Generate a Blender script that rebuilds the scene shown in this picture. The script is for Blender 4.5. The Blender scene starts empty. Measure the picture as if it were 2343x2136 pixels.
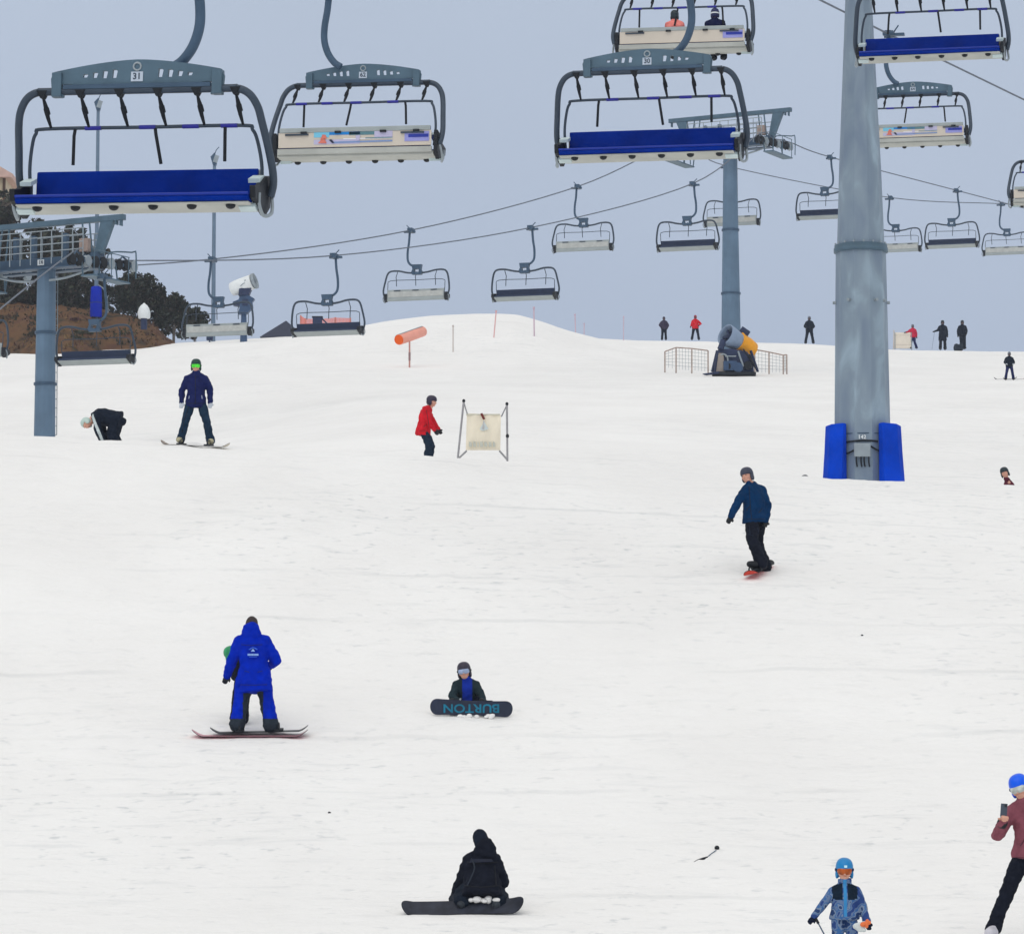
import bpy, bmesh, math, random
from mathutils import Vector, Matrix, noise as mnoise
import numpy as np
R = math.radians
random.seed(7)
sc = bpy.context.scene
COL = sc.collection

# ------------------------------------------------------------------ camera
CZ = 1.7                       # eye height above the flat run-out
F, CX, CY = 9000.0, 1171.5, 1068.0
TH = math.atan((1970 - CY) / F)
cd = bpy.data.cameras.new('camera'); cam = bpy.data.objects.new('camera', cd); COL.objects.link(cam)
cd.sensor_fit = 'HORIZONTAL'; cd.sensor_width = 36; cd.lens = F / 2343 * 36
cd.clip_start = 0.5; cd.clip_end = 6000
cam.location = (0, 0, CZ); cam.rotation_euler = (R(90) + TH, 0, 0)
sc.camera = cam

# ------------------------------------------------------------------ sky, sun, exposure
SUN_EL, SUN_AZ = R(52), R(200)
w = bpy.data.worlds.new("World"); sc.world = w; w.use_nodes = True
nt = w.node_tree; N = nt.nodes; Lk = nt.links
bg = N['Background']; bg.inputs['Strength'].default_value = 0.1
sky = N.new('ShaderNodeTexSky'); sky.sky_type = 'NISHITA'; sky.sun_disc = False
sky.sun_elevation = SUN_EL; sky.sun_rotation = SUN_AZ; sky.air_density = 1.5; sky.dust_density = 4
hs_ = N.new('ShaderNodeHueSaturation'); hs_.inputs['Saturation'].default_value = 0.35
Lk.new(sky.outputs[0], hs_.inputs['Color'])
tc = N.new('ShaderNodeTexCoord'); sx = N.new('ShaderNodeSeparateXYZ'); Lk.new(tc.outputs['Generated'], sx.inputs[0])
ramp = N.new('ShaderNodeValToRGB'); Lk.new(sx.outputs['Z'], ramp.inputs[0])       # overcast: brighter overhead than at the horizon
e = ramp.color_ramp.elements
e[0].position = 0.0; e[0].color = (.425, .505, .655, 1)
e[1].position = 1.0; e[1].color = (.87, .865, .845, 1)
for p_, c_ in ((.13, (.432, .510, .655, 1)), (.22, (.475, .555, .69, 1)), (.45, (.70, .725, .76, 1))):
    q = e.new(p_); q.color = c_
cn = N.new('ShaderNodeTexNoise'); cn.inputs['Scale'].default_value = 9; cn.inputs['Detail'].default_value = 2
Lk.new(tc.outputs['Generated'], cn.inputs['Vector'])
mr = N.new('ShaderNodeMapRange'); mr.inputs['To Min'].default_value = 10.0; mr.inputs['To Max'].default_value = 11.2
Lk.new(cn.outputs['Fac'], mr.inputs['Value'])
sc_ = N.new('ShaderNodeVectorMath'); sc_.operation = 'SCALE'
Lk.new(ramp.outputs[0], sc_.inputs[0]); Lk.new(mr.outputs[0], sc_.inputs['Scale'])
mx = N.new('ShaderNodeMix'); mx.data_type = 'RGBA'; mx.inputs[0].default_value = 0.9
Lk.new(hs_.outputs[0], mx.inputs[6]); Lk.new(sc_.outputs[0], mx.inputs[7]); Lk.new(mx.outputs[2], bg.inputs['Color'])
sd = bpy.data.lights.new('sun', 'SUN'); so = bpy.data.objects.new('sun', sd); COL.objects.link(so)
sd.energy = 0.82; sd.angle = R(70); sd.color = (1, .955, .88)
so.rotation_euler = (R(90) - SUN_EL, 0, R(180) - SUN_AZ + R(0))
so.rotation_euler = (R(38), 0, R(-20))
vs = sc.view_settings; vs.view_transform = 'Standard'; vs.look = 'None'; vs.exposure = 0.0; vs.gamma = 1
vs.use_curve_mapping = False

# ------------------------------------------------------------------ materials
def lin(c): return tuple(((v / 255 + .055) / 1.055) ** 2.4 if v > 10 else v / 255 / 12.92 for v in c)
MATS = {}
def mat(name, rgb, rough=.7, metal=0., var=.12, scale=6., bump=0., spec=.3, srgb=True, bscale=None):
    if name in MATS: return MATS[name]
    m = bpy.data.materials.new(name); m.use_nodes = True; t = m.node_tree; b = t.nodes['Principled BSDF']
    c = lin(rgb) if srgb else rgb
    b.inputs['Roughness'].default_value = rough; b.inputs['Metallic'].default_value = metal
    b.inputs['Specular IOR Level'].default_value = spec
    tcn = t.nodes.new('ShaderNodeTexCoord'); n = t.nodes.new('ShaderNodeTexNoise')
    n.inputs['Scale'].default_value = scale; n.inputs['Detail'].default_value = 5
    t.links.new(tcn.outputs['Object'], n.inputs['Vector'])
    r = t.nodes.new('ShaderNodeValToRGB'); t.links.new(n.outputs['Fac'], r.inputs[0])
    r.color_ramp.elements[0].position = .3; r.color_ramp.elements[1].position = .72
    r.color_ramp.elements[0].color = (*[v * (1 - var) for v in c], 1)
    r.color_ramp.elements[1].color = (*[min(1, v * (1 + var)) for v in c], 1)
    t.links.new(r.outputs[0], b.inputs['Base Color'])
    if bump:
        n2 = t.nodes.new('ShaderNodeTexNoise'); n2.inputs['Scale'].default_value = bscale or scale * 3
        t.links.new(tcn.outputs['Object'], n2.inputs['Vector'])
        bp = t.nodes.new('ShaderNodeBump'); bp.inputs['Strength'].default_value = bump; bp.inputs['Distance'].default_value = .05
        t.links.new(n2.outputs['Fac'], bp.inputs['Height']); t.links.new(bp.outputs[0], b.inputs['Normal'])
    MATS[name] = m
    return m

def snow_material():
    m = bpy.data.materials.new('snow'); m.use_nodes = True; t = m.node_tree; b = t.nodes['Principled BSDF']
    nd = t.nodes.new; lk = t.links.new
    b.inputs['Roughness'].default_value = .8; b.inputs['Specular IOR Level'].default_value = .12
    g = nd('ShaderNodeNewGeometry')
    def mapped(sx_, sy_, sz_):
        mp = nd('ShaderNodeMapping'); mp.inputs['Scale'].default_value = (sx_, sy_, sz_); lk(g.outputs['Position'], mp.inputs['Vector']); return mp
    def nz(mp, s, d=4, ro=.55):
        n = nd('ShaderNodeTexNoise'); n.inputs['Scale'].default_value = s; n.inputs['Detail'].default_value = d
        n.inputs['Roughness'].default_value = ro; lk(mp.outputs[0], n.inputs['Vector']); return n
    def rampn(src, p0, p1, c0, c1):
        r = nd('ShaderNodeValToRGB'); lk(src, r.inputs[0]); r.color_ramp.elements[0].position = p0; r.color_ramp.elements[1].position = p1
        r.color_ramp.elements[0].color = (*c0, 1); r.color_ramp.elements[1].color = (*c1, 1); return r
    big = nz(mapped(.25, .12, .3), 1, 3)
    r1 = rampn(big.outputs['Fac'], .35, .68, (.885, .872, .852), (.93, .92, .90))
    # scraped icy streaks left by edges, stretched across the slope
    st = nz(mapped(.55, 1.9, 1.9), 1.5, 6, .62)
    r2 = rampn(st.outputs['Fac'], .55, .70, (1, 1, 1), (.885, .895, .905))
    pm = nz(mapped(.09, .07, .07), 1, 2)
    rp = rampn(pm.outputs['Fac'], .38, .58, (.12, .12, .12), (1, 1, 1))
    mixf = nd('ShaderNodeMix'); mixf.data_type = 'RGBA'; lk(rp.outputs[0], mixf.inputs[0]); mixf.inputs[6].default_value = (1, 1, 1, 1); lk(r2.outputs[0], mixf.inputs[7])
    mul = nd('ShaderNodeMix'); mul.data_type = 'RGBA'; mul.blend_type = 'MULTIPLY'; mul.inputs[0].default_value = 1
    lk(r1.outputs[0], mul.inputs[6]); lk(mixf.outputs[2], mul.inputs[7])
    # chopped clods and small ruts
    vo = nz(mapped(2.4, 2.6, 3.2), 1.6, 5, .65)
    r3 = rampn(vo.outputs['Fac'], .58, .70, (1, 1, 1), (.75, .77, .79))
    mixg = nd('ShaderNodeMix'); mixg.data_type = 'RGBA'; lk(rp.outputs[0], mixg.inputs[0]); mixg.inputs[6].default_value = (1, 1, 1, 1); lk(r3.outputs[0], mixg.inputs[7])
    mul2 = nd('ShaderNodeMix'); mul2.data_type = 'RGBA'; mul2.blend_type = 'MULTIPLY'; mul2.inputs[0].default_value = 1
    lk(mul.outputs[2], mul2.inputs[6]); lk(mixg.outputs[2], mul2.inputs[7])
    # carved edge tracks sweeping across the run
    wv = nd('ShaderNodeTexWave'); wv.bands_direction = 'Y'; wv.inputs['Scale'].default_value = .11; wv.inputs['Distortion'].default_value = 7; wv.inputs['Detail'].default_value = 1.5; wv.inputs['Detail Scale'].default_value = .35
    lk(mapped(.55, .9, .0).outputs[0], wv.inputs['Vector'])
    rw = rampn(wv.outputs['Fac'], .002, .016, (.91, .915, .92), (1, 1, 1))
    tm = nz(mapped(.3, .3, .3), 1, 2); rt = rampn(tm.outputs['Fac'], .45, .6, (0, 0, 0), (1, 1, 1))
    mixw = nd('ShaderNodeMix'); mixw.data_type = 'RGBA'; lk(rt.outputs[0], mixw.inputs[0]); mixw.inputs[6].default_value = (1, 1, 1, 1); lk(rw.outputs[0], mixw.inputs[7])
    mul3 = nd('ShaderNodeMix'); mul3.data_type = 'RGBA'; mul3.blend_type = 'MULTIPLY'; mul3.inputs[0].default_value = 1
    lk(mul2.outputs[2], mul3.inputs[6]); lk(mixw.outputs[2], mul3.inputs[7])
    lk(mul3.outputs[2], b.inputs['Base Color'])
    h1 = nz(mapped(.9, 1.6, 1.6), 1.2, 7, .6)
    bp = nd('ShaderNodeBump'); bp.inputs['Strength'].default_value = .5; bp.inputs['Distance'].default_value = .22
    lk(h1.outputs['Fac'], bp.inputs['Height'])
    lk(bp.outputs[0], b.inputs['Normal'])
    return m

def steel_patch(name, c0, c1, c2):
    """galvanised / painted steel with frosted streaks"""
    m = bpy.data.materials.new(name); m.use_nodes = True; t = m.node_tree; b = t.nodes['Principled BSDF']; nd = t.nodes.new; lk = t.links.new
    b.inputs['Roughness'].default_value = .5; b.inputs['Metallic'].default_value = .15
    tcn = nd('ShaderNodeTexCoord')
    mp = nd('ShaderNodeMapping'); mp.inputs['Scale'].default_value = (1.5, 1.5, .55); mp.inputs['Rotation'].default_value = (R(25), R(18), 0)
    lk(tcn.outputs['Object'], mp.inputs['Vector'])
    n = nd('ShaderNodeTexNoise'); n.inputs['Scale'].default_value = 1.3; n.inputs['Detail'].default_value = 6; n.inputs['Distortion'].default_value = .6
    lk(mp.outputs[0], n.inputs['Vector'])
    r = nd('ShaderNodeValToRGB'); lk(n.outputs['Fac'], r.inputs[0])
    r.color_ramp.elements[0].position = .34; r.color_ramp.elements[0].color = (*lin(c0), 1)
    r.color_ramp.elements[1].position = .56; r.color_ramp.elements[1].color = (*lin(c1), 1)
    q = r.color_ramp.elements.new(.70); q.color = (*lin(c2), 1)
    lk(r.outputs[0], b.inputs['Base Color'])
    return m

M_snow = snow_material()
M_steel = mat('steel_blue_grey', (82, 106, 122), .5, .1, .13, 3)
M_steel_d = mat('steel_dark', (66, 88, 110), .5, .1, .14, 3)
M_tube = mat('tube_grey', (60, 72, 86), .45, .1, .1, 4)
M_pole = steel_patch('pole_steel', (116, 132, 150), (132, 148, 161), (154, 173, 186))
M_pole2 = mat('pole_blue_grey', (98, 122, 144), .55, .1, .14, 1.2)
M_black = mat('black_plastic', (22, 27, 34), .5)
M_rubber = mat('black_rubber', (30, 34, 40), .8)
M_blue = mat('seat_blue', (0, 42, 136), .75, 0, .2, 2.5, .2, .04)
M_blue_lip = mat('seat_blue_piping', (14, 48, 152), .5, 0, .05)
M_navy = mat('seat_navy', (36, 50, 78), .55, 0, .1, 3)
M_beige = mat('shell_beige', (176, 178, 172), .6, 0, .12, 2)
M_panel = mat('panel_cream', (208, 198, 184), .6, 0, .04, 2)
M_greyp = mat('pan_grey', (160, 168, 168), .55, 0, .07, 3)
M_white = mat('white_paint', (232, 236, 236), .5, 0, .05, 4)
M_whitish = mat('light_plastic', (196, 212, 214), .5, 0, .08, 6)
M_bluetape = mat('violet_sleeve', (44, 46, 150), .5)
M_pad = mat('pad_blue', (0, 66, 196), .75, 0, .2, 1.6, .5, .05)
M_padd = mat('pad_deep_blue', (0, 40, 176), .7, 0, .12, 2, 0, .05)
M_cable = mat('rope_grey', (104, 112, 124), .6, .2, .1)
M_galv = mat('galvanised', (150, 160, 166), .5, .2, .12, 3)
M_rust = mat('rusty_fence', (170, 150, 140), .8, 0, .2, 4)

# ------------------------------------------------------------------ mesh helpers
def frame_of(d):
    d = d.normalized(); a = Vector((0, 0, 1)) if abs(d.z) < .9 else Vector((0, 1, 0))
    x = d.cross(a).normalized(); return x, x.cross(d).normalized()
class MB:
    def __init__(s): s.v = []; s.f = []; s.sm = []; s.mi = []
    def add(s, vs_, fs, smooth=False, mi=0):
        o = len(s.v); s.v += [Vector(p) for p in vs_]
        for f in fs: s.f.append([i + o for i in f]); s.sm.append(smooth); s.mi.append(mi)
    def box(s, c, size, M=None, mi=0):
        hx, hy, hz = [q / 2 for q in size]; M = M or Matrix()
        c = Vector(c)
        vs_ = [c + (M.to_3x3() @ Vector((x, y, z))) for x in (-hx, hx) for y in (-hy, hy) for z in (-hz, hz)]
        s.add(vs_, [(0, 1, 3, 2), (4, 6, 7, 5), (0, 4, 5, 1), (2, 3, 7, 6), (0, 2, 6, 4), (1, 5, 7, 3)], False, mi)
        return s
    def tube(s, pts, r, n=10, mi=0, closed=False):
        pts = [Vector(p) for p in pts]; m = len(pts); rs = r if isinstance(r, (list, tuple)) else [r] * m
        rings = []; px = None
        for i, p in enumerate(pts):
            if closed: d = pts[(i + 1) % m] - pts[i - 1]
            else: d = pts[min(i + 1, m - 1)] - pts[max(i - 1, 0)]
            if d.length < 1e-9: d = Vector((0, 0, 1))
            d.normalize()
            if px is None: x, y = frame_of(d)
            else:
                x = px - d * px.dot(d)
                if x.length < 1e-6: x, y = frame_of(d)
                x.normalize(); y = x.cross(d)
            px = x
            rings.append([p + (x * math.cos(a) + y * math.sin(a)) * rs[i] for a in [2 * math.pi * k / n for k in range(n)]])
        vs_ = [q for r_ in rings for q in r_]; fs = []
        for i in range(m if closed else m - 1):
            j = (i + 1) % m
            for k in range(n): fs.append((i * n + k, j * n + k, j * n + (k + 1) % n, i * n + (k + 1) % n))
        s.add(vs_, fs, True, mi)
        if not closed:
            s.add(rings[0], [tuple(range(n))], False, mi); s.add(rings[-1], [tuple(range(n - 1, -1, -1))], False, mi)
        return s
    def lathe(s, c, prof, n=16, axis=Vector((0, 0, 1)), mi=0, smooth=True):
        c = Vector(c); axis = Vector(axis).normalized(); x, y = frame_of(axis)
        vs_ = []; fs = []
        for r, z in prof:
            for k in range(n):
                a = 2 * math.pi * (k + .5) / n
                vs_.append(c + axis * z + (x * math.cos(a) + y * math.sin(a)) * max(r, 1e-4))
        for i in range(len(prof) - 1):
            for k in range(n): fs.append((i * n + k, i * n + (k + 1) % n, (i + 1) * n + (k + 1) % n, (i + 1) * n + k))
        s.add(vs_, fs, smooth, mi)
        s.add(vs_[:n], [tuple(range(n - 1, -1, -1))], False, mi); s.add(vs_[-n:], [tuple(range(n))], False, mi)
        return s
    def prism(s, out, y0, y1, mi=0, M=None):
        """outline in x,z extruded along y"""
        n = len(out); M = M or Matrix()
        vs_ = [M @ Vector((x, y0, z)) for x, z in out] + [M @ Vector((x, y1, z)) for x, z in out]
        fs = [tuple(range(n)), tuple(range(2 * n - 1, n - 1, -1))] + [(i, i + n, (i + 1) % n + n, (i + 1) % n) for i in range(n)]
        s.add(vs_, fs, False, mi); return s
    def ell(s, c, r, M=None, nu=14, nv=9, mi=0):
        c = Vector(c); M = M.to_3x3() if M else Matrix.Identity(3); vs_ = [c + M @ Vector((0, 0, -r[2]))]; fs = []
        for j in range(1, nv):
            t = math.pi * j / nv
            for k in range(nu):
                a = 2 * math.pi * k / nu
                vs_.append(c + M @ Vector((r[0] * math.sin(t) * math.cos(a), r[1] * math.sin(t) * math.sin(a), -r[2] * math.cos(t))))
        vs_.append(c + M @ Vector((0, 0, r[2]))); top = len(vs_) - 1
        for k in range(nu):
            fs.append((0, 1 + (k + 1) % nu, 1 + k)); b = 1 + (nv - 2) * nu
            fs.append((top, b + k, b + (k + 1) % nu))
        for j in range(nv - 2):
            for k in range(nu):
                p = 1 + j * nu; fs.append((p + k, p + (k + 1) % nu, p + nu + (k + 1) % nu, p + nu + k))
        s.add(vs_, fs, True, mi); return s
    def caps(s, a, b, ra, rb, n=12, mi=0):
        a, b = Vector(a), Vector(b); d = (b - a)
        if d.length < 1e-6: return s.ell(a, (ra, ra, ra))
        d.normalize(); pts = []; rs = []
        for k in (90, 60, 30): pts.append(a - d * ra * math.sin(R(k))); rs.append(max(ra * math.cos(R(k)), .0008))
        pts += [a, b]; rs += [ra, rb]
        for k in (30, 60, 90): pts.append(b + d * rb * math.sin(R(k))); rs.append(max(rb * math.cos(R(k)), .0008))
        return s.tube(pts, rs, n, mi)
    def loft(s, rings, n=16, mi=0, closed=False):
        vs_ = []; fs = []; m = len(rings)
        for c, X, Y in rings:
            for k in range(n):
                a = 2 * math.pi * k / n; vs_.append(Vector(c) + Vector(X) * math.cos(a) + Vector(Y) * math.sin(a))
        for i in range(m if closed else m - 1):
            j = (i + 1) % m
            for k in range(n): fs.append((i * n + k, i * n + (k + 1) % n, j * n + (k + 1) % n, j * n + k))
        s.add(vs_, fs, True, mi)
        if not closed:
            s.add(vs_[:n], [tuple(range(n - 1, -1, -1))], False, mi); s.add(vs_[-n:], [tuple(range(n))], False, mi)
        return s
    def mesh(s, name):
        me = bpy.data.meshes.new(name); me.from_pydata([tuple(p) for p in s.v], [], s.f)
        me.polygons.foreach_set('use_smooth', s.sm); me.polygons.foreach_set('material_index', s.mi)
        bm = bmesh.new(); bm.from_mesh(me); bmesh.ops.recalc_face_normals(bm, faces=bm.faces); bm.to_mesh(me); bm.free()
        me.update(); return me
    def build(s, name, mats, parent=None, bevel=0):
        me = s.mesh(name)
        for m in (mats if isinstance(mats, (list, tuple)) else [mats]): me.materials.append(m)
        return link(name, me, parent, bevel)
def link(name, me, parent=None, bevel=0):
    o = bpy.data.objects.new(name, me); COL.objects.link(o)
    if parent: o.parent = parent
    if bevel:
        b = o.modifiers.new('bevel', 'BEVEL'); b.width = bevel; b.segments = 2; b.limit_method = 'ANGLE'
    return o
def plate(name, outline, holes, thick, m, parent=None, y=0.0):
    """flat plate in x,z with real holes, thickness along y"""
    cu = bpy.data.curves.new(name, 'CURVE'); cu.dimensions = '2D'; cu.fill_mode = 'BOTH'; cu.extrude = thick / 2
    for poly in [outline] + holes:
        sp = cu.splines.new('POLY'); sp.points.add(len(poly) - 1); sp.use_cyclic_u = True
        for p, q in zip(sp.points, poly): p.co = (q[0], q[1], 0, 1)
    t = bpy.data.objects.new('t', cu); COL.objects.link(t)
    me = bpy.data.meshes.new_from_object(t.evaluated_get(bpy.context.evaluated_depsgraph_get()))
    bpy.data.objects.remove(t); bpy.data.curves.remove(cu)
    for v in me.vertices: v.co = (v.co.x, v.co.z + y, v.co.y)
    me.materials.clear(); me.materials.append(m); me.name = name
    bm = bmesh.new(); bm.from_mesh(me); bmesh.ops.recalc_face_normals(bm, faces=bm.faces); bm.to_mesh(me); bm.free()
    return link(name, me, parent)
def lettering(name, txt, size, M, m, parent=None, thick=.004, sx_=1.0):
    """text in local x,z plane facing -y, transformed by M"""
    cu = bpy.data.curves.new(name, 'FONT'); cu.body = txt; cu.size = size; cu.extrude = thick; cu.align_x = 'CENTER'; cu.align_y = 'CENTER'; cu.offset = size * .02
    t = bpy.data.objects.new('t', cu); COL.objects.link(t)
    me = bpy.data.meshes.new_from_object(t.evaluated_get(bpy.context.evaluated_depsgraph_get()))
    bpy.data.objects.remove(t); bpy.data.curves.remove(cu)
    for v in me.vertices: v.co = M @ Vector((v.co.x * sx_, -v.co.z, v.co.y))
    me.materials.clear(); me.materials.append(m); me.name = name
    return link(name, me, parent)
def empty(name, loc, rz=0):
    o = bpy.data.objects.new(name, None); COL.objects.link(o); o.location = loc; o.rotation_euler = (0, 0, rz); o.empty_display_size = .2; return o
def tag(o, label=None, cat=None, group=None, kind=None):
    for k, v in (('label', label), ('category', cat), ('group', group), ('kind', kind)):
        if v: o[k] = v
    return o
KIDS = {}
def copy_tree(o, parent=None, skip=()):
    c = o.copy(); COL.objects.link(c)
    if parent: c.parent = parent
    for ch in [x for x in bpy.data.objects if x.parent == o]:
        if ch.name.split('.')[0] not in skip: copy_tree(ch, c, skip)
    return c
def smooth_path(pts, sub=6):
    pts = [Vector(p) for p in pts]; out = []
    for i in range(len(pts) - 1):
        p0, p1, p2, p3 = pts[max(i - 1, 0)], pts[i], pts[i + 1], pts[min(i + 2, len(pts) - 1)]
        for k in range(sub):
            t = k / sub
            out.append(.5 * ((2 * p1) + (p2 - p0) * t + (2 * p0 - 5 * p1 + 4 * p2 - p3) * t * t + (3 * p1 - p0 - 3 * p2 + p3) * t ** 3))
    return out + [pts[-1]]

# ------------------------------------------------------------------ picture <-> place
cT, sT = math.cos(TH), math.sin(TH)
def P(px, py, d):
    """world point at source pixel (px,py) and distance d along y"""
    u = (px - CX) / F; v = (CY - py) / F
    D = Vector((u, cT - v * sT, sT + v * cT)); return Vector((0, 0, CZ)) + D * (d / D.y)
DP = 2343 / 2016                     # factor from measuring units to source pixels
def Pd(x, y, d): return P(x * DP, y * DP, d)
def hermite(tab):
    xs = [a for a, _ in tab]; ys = [b for _, b in tab]; n = len(xs)
    ms = []
    for i in range(n):
        if i == 0: ms.append((ys[1] - ys[0]) / (xs[1] - xs[0]))
        elif i == n - 1: ms.append((ys[-1] - ys[-2]) / (xs[-1] - xs[-2]))
        else:
            a = (ys[i] - ys[i - 1]) / (xs[i] - xs[i - 1]); b = (ys[i + 1] - ys[i]) / (xs[i + 1] - xs[i])
            ms.append(0 if a * b <= 0 else 2 * a * b / (a + b))
    def f(x):
        if x <= xs[0]: return ys[0]
        if x >= xs[-1]: return ys[-1]
        lo, hi = 0, n - 1
        while hi - lo > 1:
            m = (lo + hi) // 2
            if xs[m] <= x: lo = m
            else: hi = m
        h = xs[hi] - xs[lo]; t = (x - xs[lo]) / h
        return ((2 * t ** 3 - 3 * t * t + 1) * ys[lo] + (t ** 3 - 2 * t * t + t) * h * ms[lo] + (-2 * t ** 3 + 3 * t * t) * ys[hi] + (t ** 3 - t * t) * h * ms[hi])
    return f
def ss(a, b, x):
    t = max(0, min(1, (x - a) / (b - a))); return t * t * (3 - 2 * t)
# height of the slope above eye level against distance, along the middle of the run
ZC = hermite([(-100, -1.7), (20, -1.7), (34, -1.62), (40, -1.35), (46, -.61), (51.5, .5), (57, 1.8), (62, 3.3), (67, 4.85), (72, 6.3), (77, 7.5), (80, 8.06),
              (82, 8.34), (84, 8.44), (88, 8.58), (93, 8.95), (98, 9.8), (104, 10.95), (112, 12.15), (130, 14.66), (170, 20.3), (204, 25.3), (240, 31.0),
              (262, 34.45), (268, 35.25), (276, 35.7), (290, 35), (320, 30), (400, 10), (700, -70), (2500, -420)])
CREST = hermite([(-800, 812), (300, 792), (384, 783), (581, 771), (700, 766), (1350, 770), (1453, 775), (1627, 778), (1860, 784.5), (2045, 797), (2150, 799.6), (2343, 802), (3200, 812)])
MOUND = hermite([(p * DP, y * DP) for p, y in ((440, 700), (500, 680), (560, 665), (610, 657), (660, 650), (720, 640), (760, 632), (800, 627), (850, 622), (960, 617), (1010, 618.5),
                                              (1060, 631), (1110, 648), (1150, 659), (1200, 672), (1300, 700))])
def zrow(Y, d):
    v = (CY - Y) / F; return CZ + d * (sT + v * cT) / (cT - v * sT)
def terrain(x, d):
    z = ZC(d) + CZ
    if d < 30: return z
    u = max(-1700, min(1700, x / d * F * .99)); px = CX + u
    z -= .0519 * u * d / F * ss(56, 78, d) * (1 - ss(104, 150, d))
    z -= 100 * ss(-150, -960, u) * ss(88, 112, d) * (1 - ss(156, 200, d)) * d / F
    z += (785 - CREST(px)) * d / F * ss(165, 268, d) * (1 - ss(276, 330, d))
    ym = MOUND(px)
    if 440 * DP < px < 1300 * DP and d > 195:
        zm = zrow(ym, d); a = math.exp(-((d - 238) / 13.0) ** 2)
        if zm > z: z += (zm - z) * a
    return z
def bumps(x, d):
    k = .5 + .5 * ss(40, 60, d)
    b = mnoise.noise((x * .35, d * .22, 3)) * .06 + mnoise.noise((x * 1.1, d * .8, 9)) * .035
    if 38 < d < 105:
        c = mnoise.noise((x * 2.2, d * 1.7, 21)) ; c2 = max(0, mnoise.noise((x * .22, d * .16, 31)) + .25)
        b += c * .02 + max(0, mnoise.noise((x * 2.2, d * 3.2, 41)) - .2) * .14 * c2 + mnoise.noise((x * 4.5, d * 3.6, 51)) * .022 * c2
    return b * k * (1 - .5 * ss(100, 180, d))
def ground(px, py, d0=36, d1=300):
    d = d0
    while d < d1:
        p = P(px, py, d)
        if p.z < terrain(p.x, d) + bumps(p.x, d): return p
        d += .1
    return P(px, py, d1)
def on(px, d):
    """point on the snow at column px and distance d"""
    p = P(px, 1000, d); return Vector((p.x, d, terrain(p.x, d) + bumps(p.x, d)))
def scale_at(d): return F / (d * 1.0 + .0)

# ------------------------------------------------------------------ the slope
def build_slope():
    ds = list(np.arange(-60, 30, 10)) + list(np.arange(30, 40, .5)) + list(np.arange(40, 100, .22)) + list(np.arange(100, 110, .5)) + list(np.arange(110, 290, 1.25)) + list(np.arange(290, 420, 8)) + [430]
    ts = np.concatenate([-np.linspace(4, 1.06, 16), np.linspace(-1, 1, 200), np.linspace(1.06, 4, 16)])
    vs_ = []; fs = []
    for d in ds:
        half = max(10, 1230 / F * d) if d > 0 else 10
        for t in ts:
            x = t * half if abs(t) <= 1 else math.copysign(half + (abs(t) - 1) * (half * .8 + 40), t)
            vs_.append((x, d, terrain(x, d) + bumps(x, d)))
    n = len(ts)
    for i in range(len(ds) - 1):
        for k in range(n - 1): fs.append((i * n + k, i * n + k + 1, (i + 1) * n + k + 1, (i + 1) * n + k))
    mb = MB(); mb.add(vs_, fs, True)
    return tag(mb.build('snow_slope', M_snow), kind='structure')
build_slope()

# brown heath bank on the left, above the snow
M_heath = bpy.data.materials.new('heath'); M_heath.use_nodes = True
def heath_nodes(m, cols, sc1):
    t = m.node_tree; b = t.nodes['Principled BSDF']; b.inputs['Roughness'].default_value = .95; b.inputs['Specular IOR Level'].default_value = .05
    g = t.nodes.new('ShaderNodeNewGeometry'); n = t.nodes.new('ShaderNodeTexNoise'); n.inputs['Scale'].default_value = sc1; n.inputs['Detail'].default_value = 7; n.inputs['Roughness'].default_value = .68
    t.links.new(g.outputs['Position'], n.inputs['Vector'])
    r = t.nodes.new('ShaderNodeValToRGB'); t.links.new(n.outputs['Fac'], r.inputs[0])
    el = r.color_ramp.elements; el[0].position = .3; el[0].color = (*lin(cols[0]), 1); el[1].position = .72; el[1].color = (*lin(cols[-1]), 1)
    for i, c in enumerate(cols[1:-1]):
        q = el.new(.3 + .42 * (i + 1) / (len(cols) - 1)); q.color = (*lin(c), 1)
    t.links.new(r.outputs[0], b.inputs['Base Color'])
heath_nodes(M_heath, [(44, 46, 40), (66, 56, 46), (106, 80, 57), (92, 66, 54), (70, 62, 57)], .42)
HT = hermite([(-500, 690), (0, 697), (120, 703), (220, 712), (262, 721), (304, 732), (345, 747), (378, 763), (420, 785)])
HB = hermite([(-500, 812), (20, 809), (110, 811), (200, 806), (245, 800), (300, 787), (345, 781), (380, 768), (420, 790)])
_D0 = {}
def heath_front(px):
    k = round(px / 4)
    if k not in _D0:
        d = 190.0; y = HB(k * 4)
        while d < 262:
            p = P(k * 4, 780, d)
            if terrain(p.x, d) > zrow(y, d): break
            d += .5
        _D0[k] = min(d, 258)
    return _D0[k]
def heath_z(px, d):
    """bank rising out of the snow along row HB, its back at row HT"""
    d0 = heath_front(px); p = P(px, 780, d); t = terrain(p.x, d)
    if d < d0: return t - .3
    back = max(zrow(HT(px), 266), terrain(p.x, 266) + .2); a = (d - d0) / max(4, 266 - d0)
    return t - .3 + .45 * ss(d0, d0 + 1.2, d) + (back - terrain(p.x, 266)) * ss(0, 1, min(1, a)) ** .8 - .5 * ss(350, 385, px)
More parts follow.
